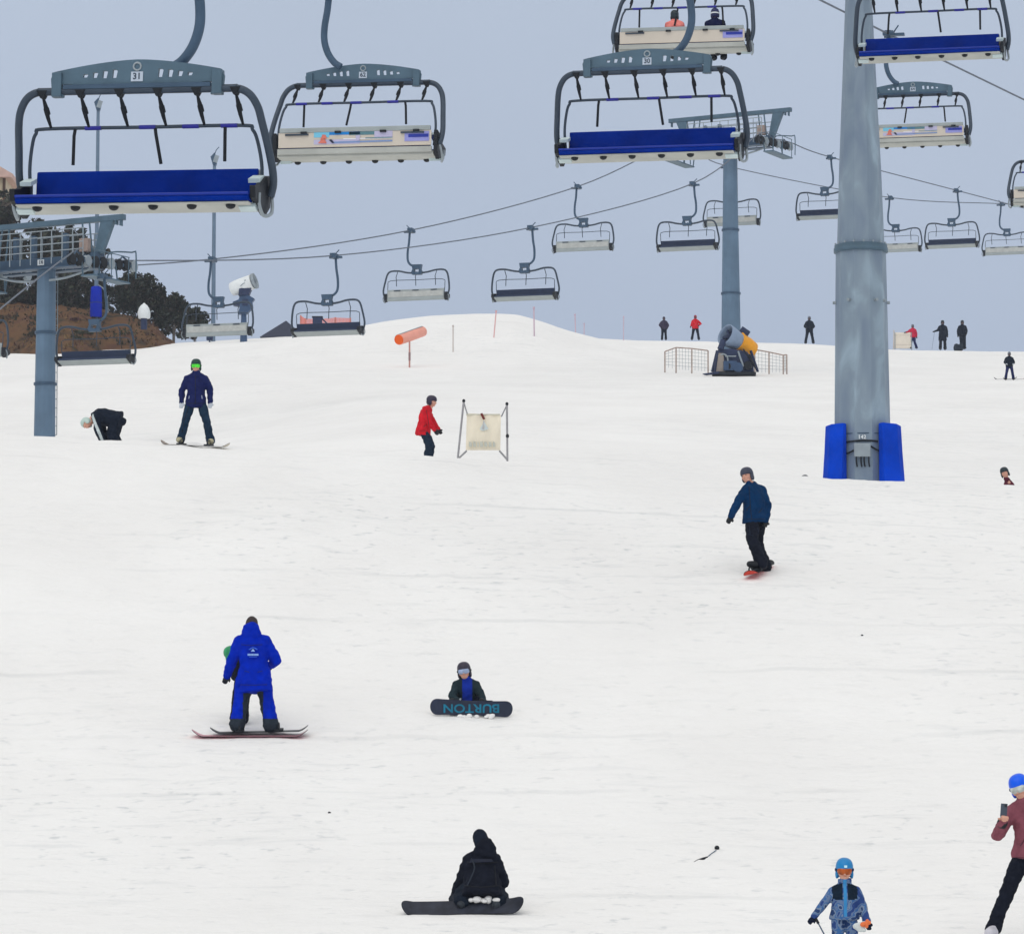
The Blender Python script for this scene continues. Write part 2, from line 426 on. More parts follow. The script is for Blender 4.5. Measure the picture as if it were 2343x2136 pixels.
def build_heath():
    vs_ = []; fs = []; pxs = np.linspace(-500, 420, 120); ds = np.linspace(196, 300, 110)
    for d in ds:
        for px in pxs:
            p = P(px, 780, d); z = heath_z(px, d)
            z += (mnoise.noise((p.x * .9, d * .7, 1)) * .22 + mnoise.noise((p.x * 2.6, d * 2, 5)) * .1) * (1 if d > heath_front(px) else 0)
            if d > 280: z -= (d - 280) * .25
            vs_.append((p.x, d, z))
    n = len(pxs)
    for i in range(len(ds) - 1):
        for k in range(n - 1): fs.append((i * n + k, i * n + k + 1, (i + 1) * n + k + 1, (i + 1) * n + k))
    mb = MB(); mb.add(vs_, fs, True)
    return tag(mb.build('hillside', M_heath), kind='structure')
build_heath()
def build_grass():
    mb = MB(); rnd = random.Random(3)
    for _ in range(9000):
        px = rnd.uniform(-120, 395); d = rnd.uniform(205, 268); p = P(px, 780, d); z = heath_z(px, d)
        if z < terrain(p.x, d) + .08 or mnoise.noise((p.x * .5, d * .3, 2)) < -.12: continue
        h = rnd.uniform(.1, .34); a = rnd.uniform(0, 6.28); wd = rnd.uniform(.04, .14)
        b = Vector((p.x, d, z - .05)); dx = Vector((math.cos(a), math.sin(a), 0)) * wd; tip = b + Vector((rnd.uniform(-.2, .2), rnd.uniform(-.2, .2), h))
        mb.add([b - dx, b + dx, tip], [(0, 1, 2)], False, (lambda q: 0 if q > .14 else (2 if q < -.06 else 1))(mnoise.noise((p.x * .32, d * .12, 7)) + rnd.uniform(-.12, .12)))
    for _ in range(75):
        px = rnd.uniform(-80, 350); d = rnd.uniform(212, 262); p = P(px, 780, d); z = heath_z(px, d); r0 = rnd.uniform(.3, .9)
        if z < terrain(p.x, d) + .1: continue
        m_ = rnd.choice((2, 3, 3, 4))
        for _k in range(60):
            v = Vector((rnd.gauss(0, r0 * .6), rnd.gauss(0, r0 * .5), abs(rnd.gauss(0, r0 * .28)))); c = Vector((p.x, d, z)) + v; A = Vector((rnd.gauss(0, 1), rnd.gauss(0, 1), rnd.gauss(0, 1))).normalized() * rnd.uniform(.06, .16); B = A.cross(Vector((rnd.random(), 1, rnd.random()))).normalized() * .07
            mb.add([c - A, c - B, c + A, c + B], [(0, 1, 2, 3)], False, m_)
    g = [mat('dry_grass', (122, 98, 66), .9), mat('dry_grass_red', (96, 70, 58), .9), mat('dry_grass_dark', (54, 52, 42), .9), mat('heath_olive', (70, 72, 54), .9), mat('heath_purple', (88, 62, 62), .9)]
    return tag(mb.build('dry_grass', g), kind='stuff')
build_grass()

# ------------------------------------------------------------------ trees and bushes
M_bark = mat('pale_bark', (118, 110, 104), .9, 0, .25, 5)
def leaf_mats(): 
    return [mat('leaf_dark', (46, 54, 47), .8, 0, .2, 2), mat('leaf_olive', (72, 76, 62), .8, 0, .2, 2), mat('leaf_brown', (78, 70, 63), .85, 0, .2, 2)]
def tree(kind, label, px, base, top, hw, d, seed, group, nleaf=2600, nb=9, trunk=True, mix=(0, 0, 1, 2)):
    rnd = random.Random(seed); b = P(px, base, d); t = P(px, top, d); H = t.z - b.z; W = hw * d / F
    root = empty(kind, b); tag(root, label, 'tree' if kind == 'snow_gum' else 'bush', group)
    tr = MB(); tips = []
    stems = 3 if trunk else 5
    for s in range(stems):
        a = rnd.uniform(0, 6.28); lean = W * rnd.uniform(.15, .45)
        pts = [Vector((math.cos(a) * .1, math.sin(a) * .1, -.6))]
        for k in range(1, 6):
            f = k / 5; pts.append(Vector((math.cos(a) * lean * f + rnd.uniform(-.15, .15), math.sin(a) * lean * f, H * .72 * f)))
        tr.tube(smooth_path(pts, 3), [max(.03, H * .014 * (1 - i / 18)) for i in range(16)], 7)
        for _ in range(nb):
            f = rnd.uniform(.25, .95); i = min(4, int(f * 5)); q = pts[i].lerp(pts[i + 1], f * 5 - i)
            a2 = rnd.uniform(0, 6.28); L = W * rnd.uniform(.4, .95) * (1.15 - f * .55)
            e2 = q + Vector((math.cos(a2) * L, math.sin(a2) * L, H * rnd.uniform(.04, .24)))
            tr.tube([q, q.lerp(e2, .5) + Vector((0, 0, -.1)), e2], [H * .009, H * .006, .015], 5); tips.append((q, e2))
    tr.build('trunk', M_bark, root)
    cl = []
    for q, e2 in tips:
        for f in (.55, .85, 1.0): cl.append((q.lerp(e2, f) + Vector((rnd.gauss(0, W * .1), rnd.gauss(0, W * .1), rnd.gauss(0, H * .03))), W * rnd.uniform(.14, .30)))
    if not trunk:
        for _ in range(18): a = rnd.uniform(0, 6.28); cl.append((Vector((math.cos(a) * W * rnd.uniform(.3, .9), math.sin(a) * W * .6, H * rnd.uniform(.02, .42))), W * rnd.uniform(.18, .30)))
    for _ in range(12):
        a = rnd.uniform(0, 6.28); cl.append((Vector((math.cos(a) * W * .5 * rnd.random(), math.sin(a) * W * .5, H * rnd.uniform(.72, .94))), W * rnd.uniform(.16, .28)))
    lf = MB()
    for _ in range(nleaf):
        c, r = rnd.choice(cl)
        v = Vector((rnd.gauss(0, 1), rnd.gauss(0, 1), rnd.gauss(0, .75))).normalized() * r * rnd.random() ** .35
        p = c + v
        if p.z > H: p.z = H - rnd.uniform(0, .4)
        if p.z < 0: p.z = rnd.uniform(0, .5)
        if abs(p.x) > W * 1.05: p.x *= .8
        s = rnd.uniform(.10, .24) * (1 + .25 * (H > 5)); A = Vector((rnd.gauss(0, 1), rnd.gauss(0, 1), rnd.gauss(0, 1))).normalized(); B = A.cross(Vector((rnd.random(), rnd.random(), rnd.random()))).normalized()
        lf.add([p - A * s, p - B * s * .5, p + A * s, p + B * s * .5], [(0, 1, 2, 3)], False, rnd.choice(mix))
    lf.build('crown', leaf_mats(), root)
    return root
GT = 'dark trees behind the left lift tower'
tree('snow_gum', 'tallest dark brownish tree at the left edge under the timber lodge', 0, 712, 430, 62, 276, 1, GT, 4200, mix=(0, 2, 2, 1))
tree('snow_gum', 'dark tree seen through the railings of the left lift tower', 82, 712, 490, 62, 272, 2, GT, 3600)
tree('snow_gum', 'dark tree standing just right of the grey pole of the left lift tower', 160, 714, 505, 60, 270, 3, GT, 3600)
tree('snow_gum', 'thin dark tree with pale branches behind the blue padded mast', 222, 722, 560, 46, 272, 4, GT, 2600)
tree('snow_gum', 'short dark tree at the left edge behind the end of the crossarm', -60, 712, 480, 60, 270, 14, GT, 3000)
GB = 'dark bushes along the top of the brown bank'
tree('bush', 'large rounded dark bush right of the hanging chair behind the white hydrant cover', 300, 738, 624, 58, 268, 5, GB, 4200, 8, False)
tree('bush', 'dark bush standing behind the white hydrant cover', 352, 752, 648, 40, 270, 6, GB, 3000, 7, False)
tree('bush', 'dark rounded bush between the hydrant cover and the tall thin mast', 396, 768, 668, 42, 268, 7, GB, 3200, 7, False)
tree('bush', 'low dark bush sloping down to the foot of the tall thin mast', 446, 774, 700, 34, 270, 8, GB, 2400, 6, False)
tree('bush', 'low dark scrub under the blue padded mast', 210, 730, 668, 44, 268, 9, GB, 2200, 6, False)
tree('bush', 'dark scrub between the left edge and the left tower pole', 30, 716, 610, 56, 266, 11, GB, 2800, 7, False)
tree('bush', 'dark scrub between the left tower pole and the blue padded mast', 165, 722, 615, 46, 266, 12, GB, 2800, 7, False)
tree('bush', 'low dark scrub behind the left tower pole', 110, 722, 640, 50, 268, 10, GB, 2400, 6, False)

# ------------------------------------------------------------------ near lift: six-seat chairs
def advert(parent):
    mb = MB(); Y = .395
    cols = [(232, 232, 236), (120, 196, 224), (30, 130, 206), (214, 120, 104), (190, 186, 214), (126, 150, 196), (90, 130, 140), (40, 46, 70)]
    ms = [mat('advert_%s' % n, c, .5, 0, .05) for n, c in zip(('white', 'cyan', 'blue', 'red', 'lilac', 'steel', 'teal', 'dark'), cols)]
    def quad(x0, x1, z0, z1, mi, lay, sl=0):      # x measured as seen from behind, left to right
        y = Y + lay * .004
        mb.add([(-x0, y, z0), (-x1, y, z0 + sl), (-x1, y, z1 + sl), (-x0, y, z1)], [(0, 1, 2, 3)], False, mi)
    mb.box((-.03, Y - .004, .37), (1.44, .006, .24), mi=0)
    quad(-.74, -.46, .38, .485, 1, 1); quad(-.46, .10, .42, .485, 2, 1); quad(-.1, .36, .41, .47, 6, 1); quad(.36, .69, .36, .48, 4, 1)
    quad(-.74, .1, .255, .34, 4, 1); quad(-.4, .69, .27, .30, 5, 2, .01); quad(-.2, .69, .335, .355, 0, 2); quad(.2, .69, .345, .36, 6, 3)
    # small red figure shape, tilted
    for pts in ([(-.66, .275), (-.50, .27), (-.54, .36), (-.60, .34)], [(-.62, .33), (-.5, .36), (-.52, .42), (-.58, .43)]):
        mb.add([(-x, Y + .018, z) for x, z in pts], [(0, 1, 2, 3)], False, 3)
    mb.add([(-x, Y + .018, z) for x, z in [(-.46, .33), (-.42, .345), (-.36, .28), (-.40, .27)]], [(0, 1, 2, 3)], False, 7)
    mb.add([(-x, Y + .018, z) for x, z in [(.04, .30), (.09, .31), (.11, .41), (.02, .40)]], [(0, 1, 2, 3)], False, 4)
    mb.build('advert_panel', ms, parent)
def make_near_chair():
    root = empty('chairlift_chair', (0, 0, 0))
    # hanger and grip
    h = smooth_path([(.38, .0, 1.72), (.50, 0, 1.80), (.62, 0, 1.97), (.69, 0, 2.2), (.69, 0, 2.45), (.645, 0, 2.75), (.62, 0, 3.05)], 5)
    MB().tube(h, .062, 12).build('hanger', M_steel_d, root)
    g = MB(); g.box((.62, 0, 3.07), (.16, .42, .14)); g.box((.42, 0, 3.05), (.44, .16, .07)); g.lathe((.62, -.16, 3.07), [(.07, -.14), (.07, .14)], 12, (1, 0, 0)); g.lathe((.62, .16, 3.07), [(.07, -.14), (.07, .14)], 12, (1, 0, 0))
    go = g.build('grip', M_steel_d, root, .01)
    MB().tube([(.5, 0, 3.1), (.36, 0, 3.3)], .02, 6).build('lever', M_steel_d, go)
    # arched plate with cut-outs
    out = [(-1.04, 1.36), (-.90, 1.36), (-.90, 1.47), (.90, 1.47), (.90, 1.36), (1.04, 1.36), (1.06, 1.58), (1.02, 1.66)]
    top = [(x, 1.66 + .13 * (1 - (abs(x) / 1.02) ** 1.6)) for x in np.linspace(.95, -.95, 17)]
    out += top + [(-1.02, 1.66), (-1.06, 1.58)]
    holes = []
    for sgn in (-1, 1):
        for i, x in enumerate((.28, .40, .52, .64)):
            hh = (.10, .09, .065, .04)[i]; zc = 1.625 - .006 * i; wd = .04
            holes.append([(sgn * x - wd * .7, zc - hh / 2), (sgn * x + wd * .6, zc - hh / 2), (sgn * x + wd, zc + hh * .3), (sgn * x + wd * .5, zc + hh / 2), (sgn * x - wd * .5, zc + hh / 2)])
        holes.append([(sgn * .86 - .06, 1.485), (sgn * .86 + .06, 1.485), (sgn * .86 + .06, 1.51), (sgn * .86 - .06, 1.51)])
    bo = plate('crossbeam', out, holes, .05, M_steel, root, -.15)
    for sgn in (-1, 1): MB().box((sgn * .98, -.15, 1.505), (.12, .13, .29)).build('lug', M_steel, bo, .01)
    MB().box((0, -.15, 1.475), (1.8, .10, .05)).build('lower_rib', M_steel_d, bo)
    for yy, rz in ((-.181, 0), (-.119, math.pi)):
        MB().box((0, yy, 1.585), (.145, .010, .115)).build('number_plate', mat('plate_pale', (188, 200, 214), .5), bo)
        MB().tube([(.045 * math.cos(a), yy, 1.705 + .045 * math.sin(a)) for a in [k * math.pi / 8 for k in range(16)]], .012, 6, closed=True).build('ring', M_galv, bo)
    # tube frame: top bar, rounded shoulders, arms running back to the seat ends
    def arm(s):
        return [(s * 1.0, -.15, 1.43), (s * 1.22, -.15, 1.425), (s * 1.36, -.13, 1.36), (s * 1.45, -.09, 1.22), (s * 1.49, -.03, 1.05), (s * 1.53, .12, .78), (s * 1.56, .24, .52), (s * 1.555, .30, .36), (s * 1.52, .32, .22)]
    pts = [Vector(p) for p in reversed(arm(-1))] + [Vector(p) for p in arm(1)]
    MB().tube(smooth_path(pts, 5), .047, 12).build('frame', M_tube, root)
    # restraint bar
    rb = [(-1.41, .28, .22), (-1.43, .24, .55), (-1.39, .18, .84), (-1.33, .14, .99), (-1.20, .13, 1.04), (0, .13, 1.04), (1.20, .13, 1.04), (1.33, .14, .99), (1.39, .18, .84), (1.43, .24, .55), (1.41, .28, .22)]
    ro = MB().tube(smooth_path(rb, 5), .022, 10).build('restraint_bar', M_tube, root)
    for x in (-.62, .05, .58, 1.05): MB().tube([(x - .1, .13, 1.04), (x + .1, .13, 1.04)], .026, 10).build('sleeve', M_bluetape, ro)
    for x, dx, dy in ((-.84, -.05, .1), (.14, .05, .12), (1.0, .0, .02)):
        MB().tube([(x, .13, 1.05), (x + dx * .3, .13, .95), (x + dx, .13 + dy, .62)], .021, 8).build('foot_rest', M_rubber, ro)
    for x in (-1.16, -.69, -.21, .26, .73, 1.20):
        m = MB(); m.prism([(x - .065, 1.44), (x + .065, 1.44), (x + .02, 1.35), (x - .02, 1.35)], -.20, -.10)
        m.tube([(x, -.15, 1.37), (x + .01, -.06, 1.26), (x + .01, .02, 1.16), (x + .02, .12, 1.05)], [.014, .03, .026, .016], 8)
        m.tube([(x + .01, -.05, 1.25), (x + .015, .0, 1.19)], .036, 8)
        m.build('bar_link', M_rubber, root)
    # backrest, seat and shell
    b = MB(); b.prism([(.30, .55), (.345, .565), (.36, .55), (.33, .16), (.28, .14)], -1.36, 1.36, M=Matrix.Rotation(R(90), 4, 'Z') @ Matrix.Scale(-1, 4, (0, 1, 0)))
    b.build('backrest', M_blue, root, .015)
    s = MB(); s.prism([(-.27, .085), (-.30, .12), (-.27, .17), (.28, .15), (.28, .09)], -1.42, 1.42, M=Matrix.Rotation(R(90), 4, 'Z') @ Matrix.Scale(-1, 4, (0, 1, 0)))
    so_ = s.build('seat_cushion', M_blue, root, .012)
    MB().tube([(-1.42, -.285, .168), (1.42, -.285, .168)], .018, 8).build('piping', M_blue_lip, so_)
    for x in (-.95, -.47, 0, .47, .95):
        MB().box((x, .30, .33), (.012, .012, .34), Matrix.Rotation(R(-6), 4, 'X')).build('seam', M_blue_lip, so_)
    p = MB(); p.prism([(-.26, .08), (-.27, .058), (.20, .03), (.36, .05), (.36, .12), (.28, .085)], -1.42, 1.42, M=Matrix.Rotation(R(90), 4, 'Z') @ Matrix.Scale(-1, 4, (0, 1, 0)))
    po = p.build('seat_shell', M_beige, root, .01)
    for x in (-1.18, -.71, -.24, .24, .71, 1.18): MB().ell((x, -.17, .045), (.06, .058, .045)).build('bumper', M_black, po)
    MB().box((0, .385, .34), (2.78, .02, .27)).build('back_panel', M_panel, root, .006)
    MB().box((0, .39, .515), (2.74, .04, .085)).build('top_rail', M_greyp, root, .01)
    MB().box((0, .39, .135), (2.8, .05, .10)).build('lower_rail', M_beige, root, .008)
    for x in (-1.12, -.52, .30, .92): MB().box((x, .415, .468), (.11, .05, .035)).build('clip', M_black, root)
    for s_ in (-1, 1): MB().box((s_ * 1.05, .412, .435), (.42, .03, .03)).build('bracket', M_tube, root)
    ip = MB(); ip.box((-1.13, .40, .365), (.44, .012, .17), mi=0); ip.box((-1.16, .408, .375), (.36, .008, .055), mi=1)
    ip.build('info_plate', [mat('plate_lilac', (150, 152, 214), .5), mat('plate_blue', (40, 56, 158), .5)], root)
    for s_ in (-1, 1):
        e_ = MB(); e_.prism([(-.25, .12), (-.28, .26), (-.05, .30), (.22, .45), (.38, .48), (.40, .10), (.22, -.02)], s_ * 1.43, s_ * 1.50, M=Matrix.Rotation(R(90), 4, 'Z') @ Matrix.Scale(-1, 4, (0, 1, 0)))
        eo = e_.build('end_bracket', M_black, root, .01)
        MB().tube(smooth_path([(s_ * 1.53, .34, .22), (s_ * 1.56, .25, .02), (s_ * 1.51, .08, -.04), (s_ * 1.50, -.08, .06), (s_ * 1.5, -.1, .2)], 4), .022, 8).build('guard_loop', M_galv, eo)
        MB().box((s_ * 1.40, .12, .40), (.14, .22, .05), Matrix.Rotation(R(20), 4, 'X')).build('arm_pad', M_whitish, eo)
        MB().box((s_ * 1.36, -.05, .055), (.20, .12, .09), Matrix.Rotation(R(-20), 4, 'X')).build('hinge_cover', M_whitish, eo)
    advert(root)
    return root
def near_d(a, px):
    u = (px - CX); return a / (1 - 2.6 * u / F)
NEAR_YAW = R(-12)
GN = 'six-seat chairs of the near lift'
proto = make_near_chair()
near = []
SPEC = [('F', 271, 419, 'nearest chair of all, blue seat facing us, number 31 on its crossbeam', '31'),
        ('F', 1277, 316, 'chair with blue seat facing us, hanging in front of the far tower head', '30'),
        ('F', 1832, 119, 'chair with blue seat facing us, hanging in front of the near tower pole', '29'),
        ('B', 708, 319, 'chair seen from behind with a bright colourful advert, left of the middle of the sky', '62'),
        ('B', 1348, 109, 'chairlift chair seen from behind carrying two riders, at the top of the picture', '63'),
        ('B', 1797, 290, 'chair seen from behind with a faded advert, half hidden by the near tower pole', '64'),
        ('B', 2088, 405, 'chairlift chair seen from behind, cut off by the right edge of the picture', '65')]
GRIPS = {'F': [], 'B': []}
for i, (k, x, y, lab, num) in enumerate(SPEC):
    px = x * DP; d = near_d(56.9 if k == 'F' else 75.7, px)
    skip = ('advert_panel',) if (k == 'F' or i in (4, 6)) else ()
    o = copy_tree(proto, None, skip)
    o.location = P(px, y * DP, d); o.rotation_euler = (0, R((1.2, .4, .1, -.9, -.9, -.2, -.4)[i]), NEAR_YAW + (math.pi if k == 'B' else 0))
    tag(o, lab, 'chairlift chair', GN)
    Mw = Matrix.Translation(o.location) @ o.rotation_euler.to_matrix().to_4x4()
    GRIPS[k].append(Mw @ Vector((.62, 0, 3.07)))
    # the number on its plate
    bo = [c for c in bpy.data.objects if c.parent == o and c.name.startswith('crossbeam')][0]
    lettering('number', num, .105, Matrix.Translation((0, -.188, 1.585)), M_tube, bo, .002)
    lettering('number', num, .105, Matrix.Translation((0, -.112, 1.585)) @ Matrix.Rotation(math.pi, 4, 'Z'), M_tube, bo, .002)
    near.append(o)
def drop_tree(o):
    for ch in [x for x in bpy.data.objects if x.parent == o]: drop_tree(ch)
    bpy.data.objects.remove(o)
drop_tree(proto)

# ------------------------------------------------------------------ far lift chairs
def make_far_chair():
    root = empty('chairlift_chair', (0, 0, 0))
    h = smooth_path([(.12, 0, 1.66), (.28, 0, 1.70), (.42, 0, 1.84), (.47, 0, 2.05), (.46, 0, 2.4), (.40, 0, 2.8), (.37, 0, 3.25)], 4)
    MB().tube(h, .055, 8).build('hanger', M_steel_d, root)
    g = MB(); g.box((.37, 0, 3.30), (.55, .14, .09)); g.box((.30, 0, 3.36), (.24, .5, .2)); g.tube([(.3, 0, 3.4), (.52, 0, 3.62)], .022, 6)
    g.build('grip', M_steel_d, root)
    o2 = [(-.22, 1.24), (.22, 1.24), (.26, 1.36), (.20, 1.50), (.24, 1.72), (-.24, 1.72), (-.20, 1.50), (-.26, 1.36)]
    plate('hub', o2, [[(-.10, 1.36), (.10, 1.36), (.12, 1.50), (-.12, 1.50)]], .24, M_steel_d, root)
    pts = [(-1.56, .18, .22), (-1.62, .14, .5), (-1.56, .02, .95), (-1.46, -.03, 1.32), (-1.28, -.04, 1.45), (-.9, -.04, 1.45), (-.5, -.03, 1.36), (0, 0, 1.32), (.5, -.03, 1.36), (.9, -.04, 1.45), (1.28, -.04, 1.45), (1.46, -.03, 1.32), (1.56, .02, .95), (1.62, .14, .5), (1.56, .18, .22)]
    MB().tube(smooth_path(pts, 3), .045, 8).build('frame', M_tube, root)
    rb = [(-1.38, .16, .3), (-1.40, .12, .75), (-1.26, .1, .98), (0, .1, .98), (1.26, .1, .98), (1.40, .12, .75), (1.38, .16, .3)]
    ro = MB().tube(smooth_path(rb, 3), .017, 6).build('restraint_bar', M_tube, root)
    for x in (-.95, .02, .97):
        MB().tube([(x, -.04, 1.40), (x + .05, .05, 1.15), (x + .02, .1, .98), (x, .14, .70)], .019, 6).build('foot_rest', M_tube, ro)
    T = Matrix.Rotation(R(90), 4, 'Z') @ Matrix.Scale(-1, 4, (0, 1, 0))
    b = MB(); b.prism([(.12, .52), (.17, .53), (.20, .10), (-.28, .135), (-.26, .21), (.12, .15)], -1.38, 1.38, M=T); b.build('seat', M_navy, root)
    p = MB(); p.prism([(-.29, .13), (-.27, .095), (.20, -.02), (.26, .03), (.24, .52), (.205, .53), (.225, .09), (.1, .09)], -1.40, 1.40, M=T); p.build('seat_shell', M_greyp, root)
    MB().box((0, .262, .30), (2.7, .012, .26)).build('back_panel', mat('far_panel', (186, 188, 184), .6), root)
    for x in (-.9, 0, .9): MB().box((x, .265, .47), (.3, .03, .04)).build('clip', M_tube, root)
    for s_ in (-1, 1):
        e_ = MB(); e_.prism([(-.30, .14), (-.28, .28), (.14, .36), (.30, .34), (.32, .05), (.15, -.04)], s_ * 1.41, s_ * 1.54, M=T); e_.build('end_bracket', M_black, root)
        MB().tube(smooth_path([(s_ * 1.56, .2, .26), (s_ * 1.62, .2, .1), (s_ * 1.56, .1, -.06), (s_ * 1.5, 0, .02)], 3), .024, 6).build('guard_loop', M_galv, root)
    return root
def far_d(a, px): return a / (1 - 1.9 * (px - CX) / F)
FA, FB = 180.2, 192.5
FAR_YAW = R(-15)
GF = 'chairs of the far lift'
pf = make_far_chair()
FSPEC = [('F', 186, 716, 'far lift chair with dark seat facing us, hanging in front of the brown bank'),
         ('F', 644, 659, 'far lift chair with dark seat facing us, hanging in front of the salmon safety net'),
         ('F', 1033, 590, 'far lift chair with dark seat facing us, hanging just above the snow mound'),
         ('F', 1353, 492, 'far lift chair with dark seat facing us, left of the far tower pole'),
         ('F', 1624, 430, 'far lift chair with dark seat facing us, touching the near tower pole'),
         ('F', 1874, 487, 'far lift chair with dark seat facing us, right of the near tower pole'),
         ('B', -58, 705, 'far lift chair seen from behind, its end just entering at the left edge'),
         ('B', 430, 662, 'far lift chair seen from behind, in front of the thin mast and white snow gun'),
         ('B', 821, 592, 'far lift chair seen from behind, above the orange tube marker'),
         ('B', 1149, 495, 'far lift chair seen from behind, upper of the two above the mound'),
         ('B', 1442, 445, 'far lift chair seen from behind, crossed by the far tower pole'),
         ('B', 1764, 497, 'far lift chair seen from behind, left half hidden by the near tower pole'),
         ('B', 1983, 502, 'far lift chair seen from behind, cut by the right edge of the picture')]
FG = {'F': [], 'B': []}
for k, x, y, lab in FSPEC:
    px = x * DP; d = far_d(FA if k == 'F' else FB, px)
    o = copy_tree(pf); o.location = P(px, y * DP, d); o.rotation_euler = (0, 0, FAR_YAW + (math.pi if k == 'B' else 0)); tag(o, lab, 'chairlift chair', GF)
    FG[k].append(Matrix.Translation(o.location) @ o.rotation_euler.to_matrix().to_4x4() @ Vector((.30, 0, 3.38)))
drop_tree(pf)

# ------------------------------------------------------------------ towers
def tower_head(root, full=True, num=None):
    """crossarm, lifting frame, walkways and sheaves; local x along the arm, z=0 at the arm's middle"""
    MB().box((0, 0, 0), (4.9, .42, .40)).build('crossarm', M_steel_d, root, .02)
    lf = MB(); lf.box((0, 0, 1.56), (7.2, .24, .22))
    lf.box((3.45, 0, 1.36), (.05, .2, .26)); lf.box((3.25, 0, 1.38), (.05, .2, .2)); lf.box((-3.45, 0, 1.36), (.05, .2, .26))
    lf.build('lifting_beam', M_steel, root, .01)
    for s_ in (-1, 1):
        MB().prism([(s_ * 2.55, 1.45), (s_ * 3.15, 1.45), (s_ * 2.62, .2), (s_ * 2.3, .2)], -.1, .1).build('strut', M_steel, root)
        for x in (1.72, 2.05): MB().tube([(s_ * x, -.1, 1.45), (s_ * (x + .15), -.1, .2)], .04, 6).build('brace', M_steel, root)
    for yy in (-.75, .75):
        rl = MB()
        for z in (.34, .62, .9, 1.15): rl.tube([(-2.2, yy, z), (2.2, yy, z)], .022, 6)
        for x in np.linspace(-2.2, 2.2, 10): rl.tube([(x, yy, -.15), (x, yy, 1.15)], .022, 6)
        rl.build('railing', M_galv, root)
    MB().box((0, -.45, -.28), (4.4, .5, .05)).build('walkway', M_steel_d, root); MB().box((0, .45, -.28), (4.4, .5, .05)).build('walkway', M_steel_d, root)
    for s_ in (-1, 1):
        MB().tube(smooth_path([(s_ * .35, -.3, -.72), (s_ * 1.2, -.32, -.66), (s_ * 2.2, -.3, -.40), (s_ * 2.35, -.3, -.1)], 4), .05, 8).build('stay_tube', M_galv, root)
        wk = MB(); wk.box((s_ * 2.9, -.2, -.85), (.56, 2.6, .06))
        for y in (-1.4, -.2, 1.0): wk.tube([(s_ * 2.66, y, -.85), (s_ * 2.55, y, -.1)], .035, 6); wk.tube([(s_ * 3.16, y, -.85), (s_ * 3.16, y, .15)], .02, 6)
        wk.tube([(s_ * 3.16, -1.45, .15), (s_ * 3.16, 1.05, .15)], .02, 6)
        wk.build('side_walkway', M_steel, root)
        sb = MB(); sb.tube([(s_ * 2.52, y, -.14 + .07 * y) for y in (-2.1, 2.3)], .08, 6); sb.box((s_ * 2.36, 0, .0), (.3, .5, .5))
        for y in (-1.5, 1.7): sb.tube([(s_ * 2.52, y - .5, -.1 + .07 * y), (s_ * 2.40, y, .22 + .07 * y), (s_ * 2.52, y + .5, -.05 + .07 * y)], .04, 6)
        so_ = sb.build('sheave_beam', M_steel_d, root)
        for y in np.linspace(-2.0, 2.3, 9):
            MB().lathe((s_ * 2.52 - .09, y, -.14 + .07 * y), [(.20, 0), (.235, .02), (.19, .07), (.19, .11), (.235, .16), (.20, .18)], 14, (1, 0, 0)).build('sheave', M_rubber if int((y + 3) * 5) % 2 else M_galv, so_)
        MB().tube(smooth_path([(s_ * 2.2, .9, .1), (s_ * 2.2, 1.2, .45), (s_ * 2.9, 1.6, .45), (s_ * 3.1, 1.6, .4), (s_ * 3.1, 1.6, -.6)], 3), .03, 6).build('catch_arm', M_steel, root)
    if full:
        for x in (-1.45, -.6, .9): MB().box((x, 0, .62), (.16, .2, 1.0)).build('post', M_steel_d, root)
        MB().box((1.95, -.2, .55), (.4, .3, .5)).build('junction_box', M_rust, root)
    MB().box((-.12, -.225, .02), (.30, .02, .22)).build('number_plate', M_white, root)
    if num: lettering('tower_number', num, .22, Matrix.Translation((-.12, -.238, .02)), M_tube, root)
ARM_YAW = math.atan2(-1, 1.9)
def tower(name, label, px, d, ybeam, r_top, r_base, num, n=14):
    top = P(px, ybeam, d); g = on(px, d)
    root = empty(name, g, ARM_YAW); tag(root, label, 'lift tower', 'steel towers of the chairlifts')
    H = top.z - g.z
    hd = MB(); 
    pl = MB(); pl.lathe((0, 0, 0), [(r_base, -1.5), (r_base, .0), (r_base + (r_top - r_base) * .55, H * .55), (r_top, H - .2)], n, smooth=False)
    po = pl.build('pole', M_pole2, root)
    for f in (.34, .62): MB().lathe((0, 0, H * f), [(r_base + (r_top - r_base) * f + .05, -.05), (r_base + (r_top - r_base) * f + .05, .05)], n).build('flange', M_steel_d, po)
    lad = MB()
    for s_ in (-.17, .17): lad.tube([(s_, r_base + .16, .5), (s_, r_top + .16, H - .2)], .02, 6)
    for k in range(int(H / .35)):
        rr = r_base + (r_top - r_base) * (k * .35 + .5) / H + .16; lad.tube([(-.17, rr, .5 + k * .35), (.17, rr, .5 + k * .35)], .014, 5)
    lad.build('ladder', M_galv, root)
    before = set(bpy.data.objects); tower_head(root, True, num)
    for o in set(bpy.data.objects) - before:
        if o.parent == root:
            o.location.z += H
    return root, H
tL, HL = tower('lift_tower', 'left lift tower, broad steel crossarm head cut by the left edge, number 14', 102, 152.0, 603, .36, .42, '14')
tM, HM = tower('lift_tower', 'far lift tower with platform head, standing behind the yellow and grey snow gun', 1674, 208.5, 330, .36, .56, '16')
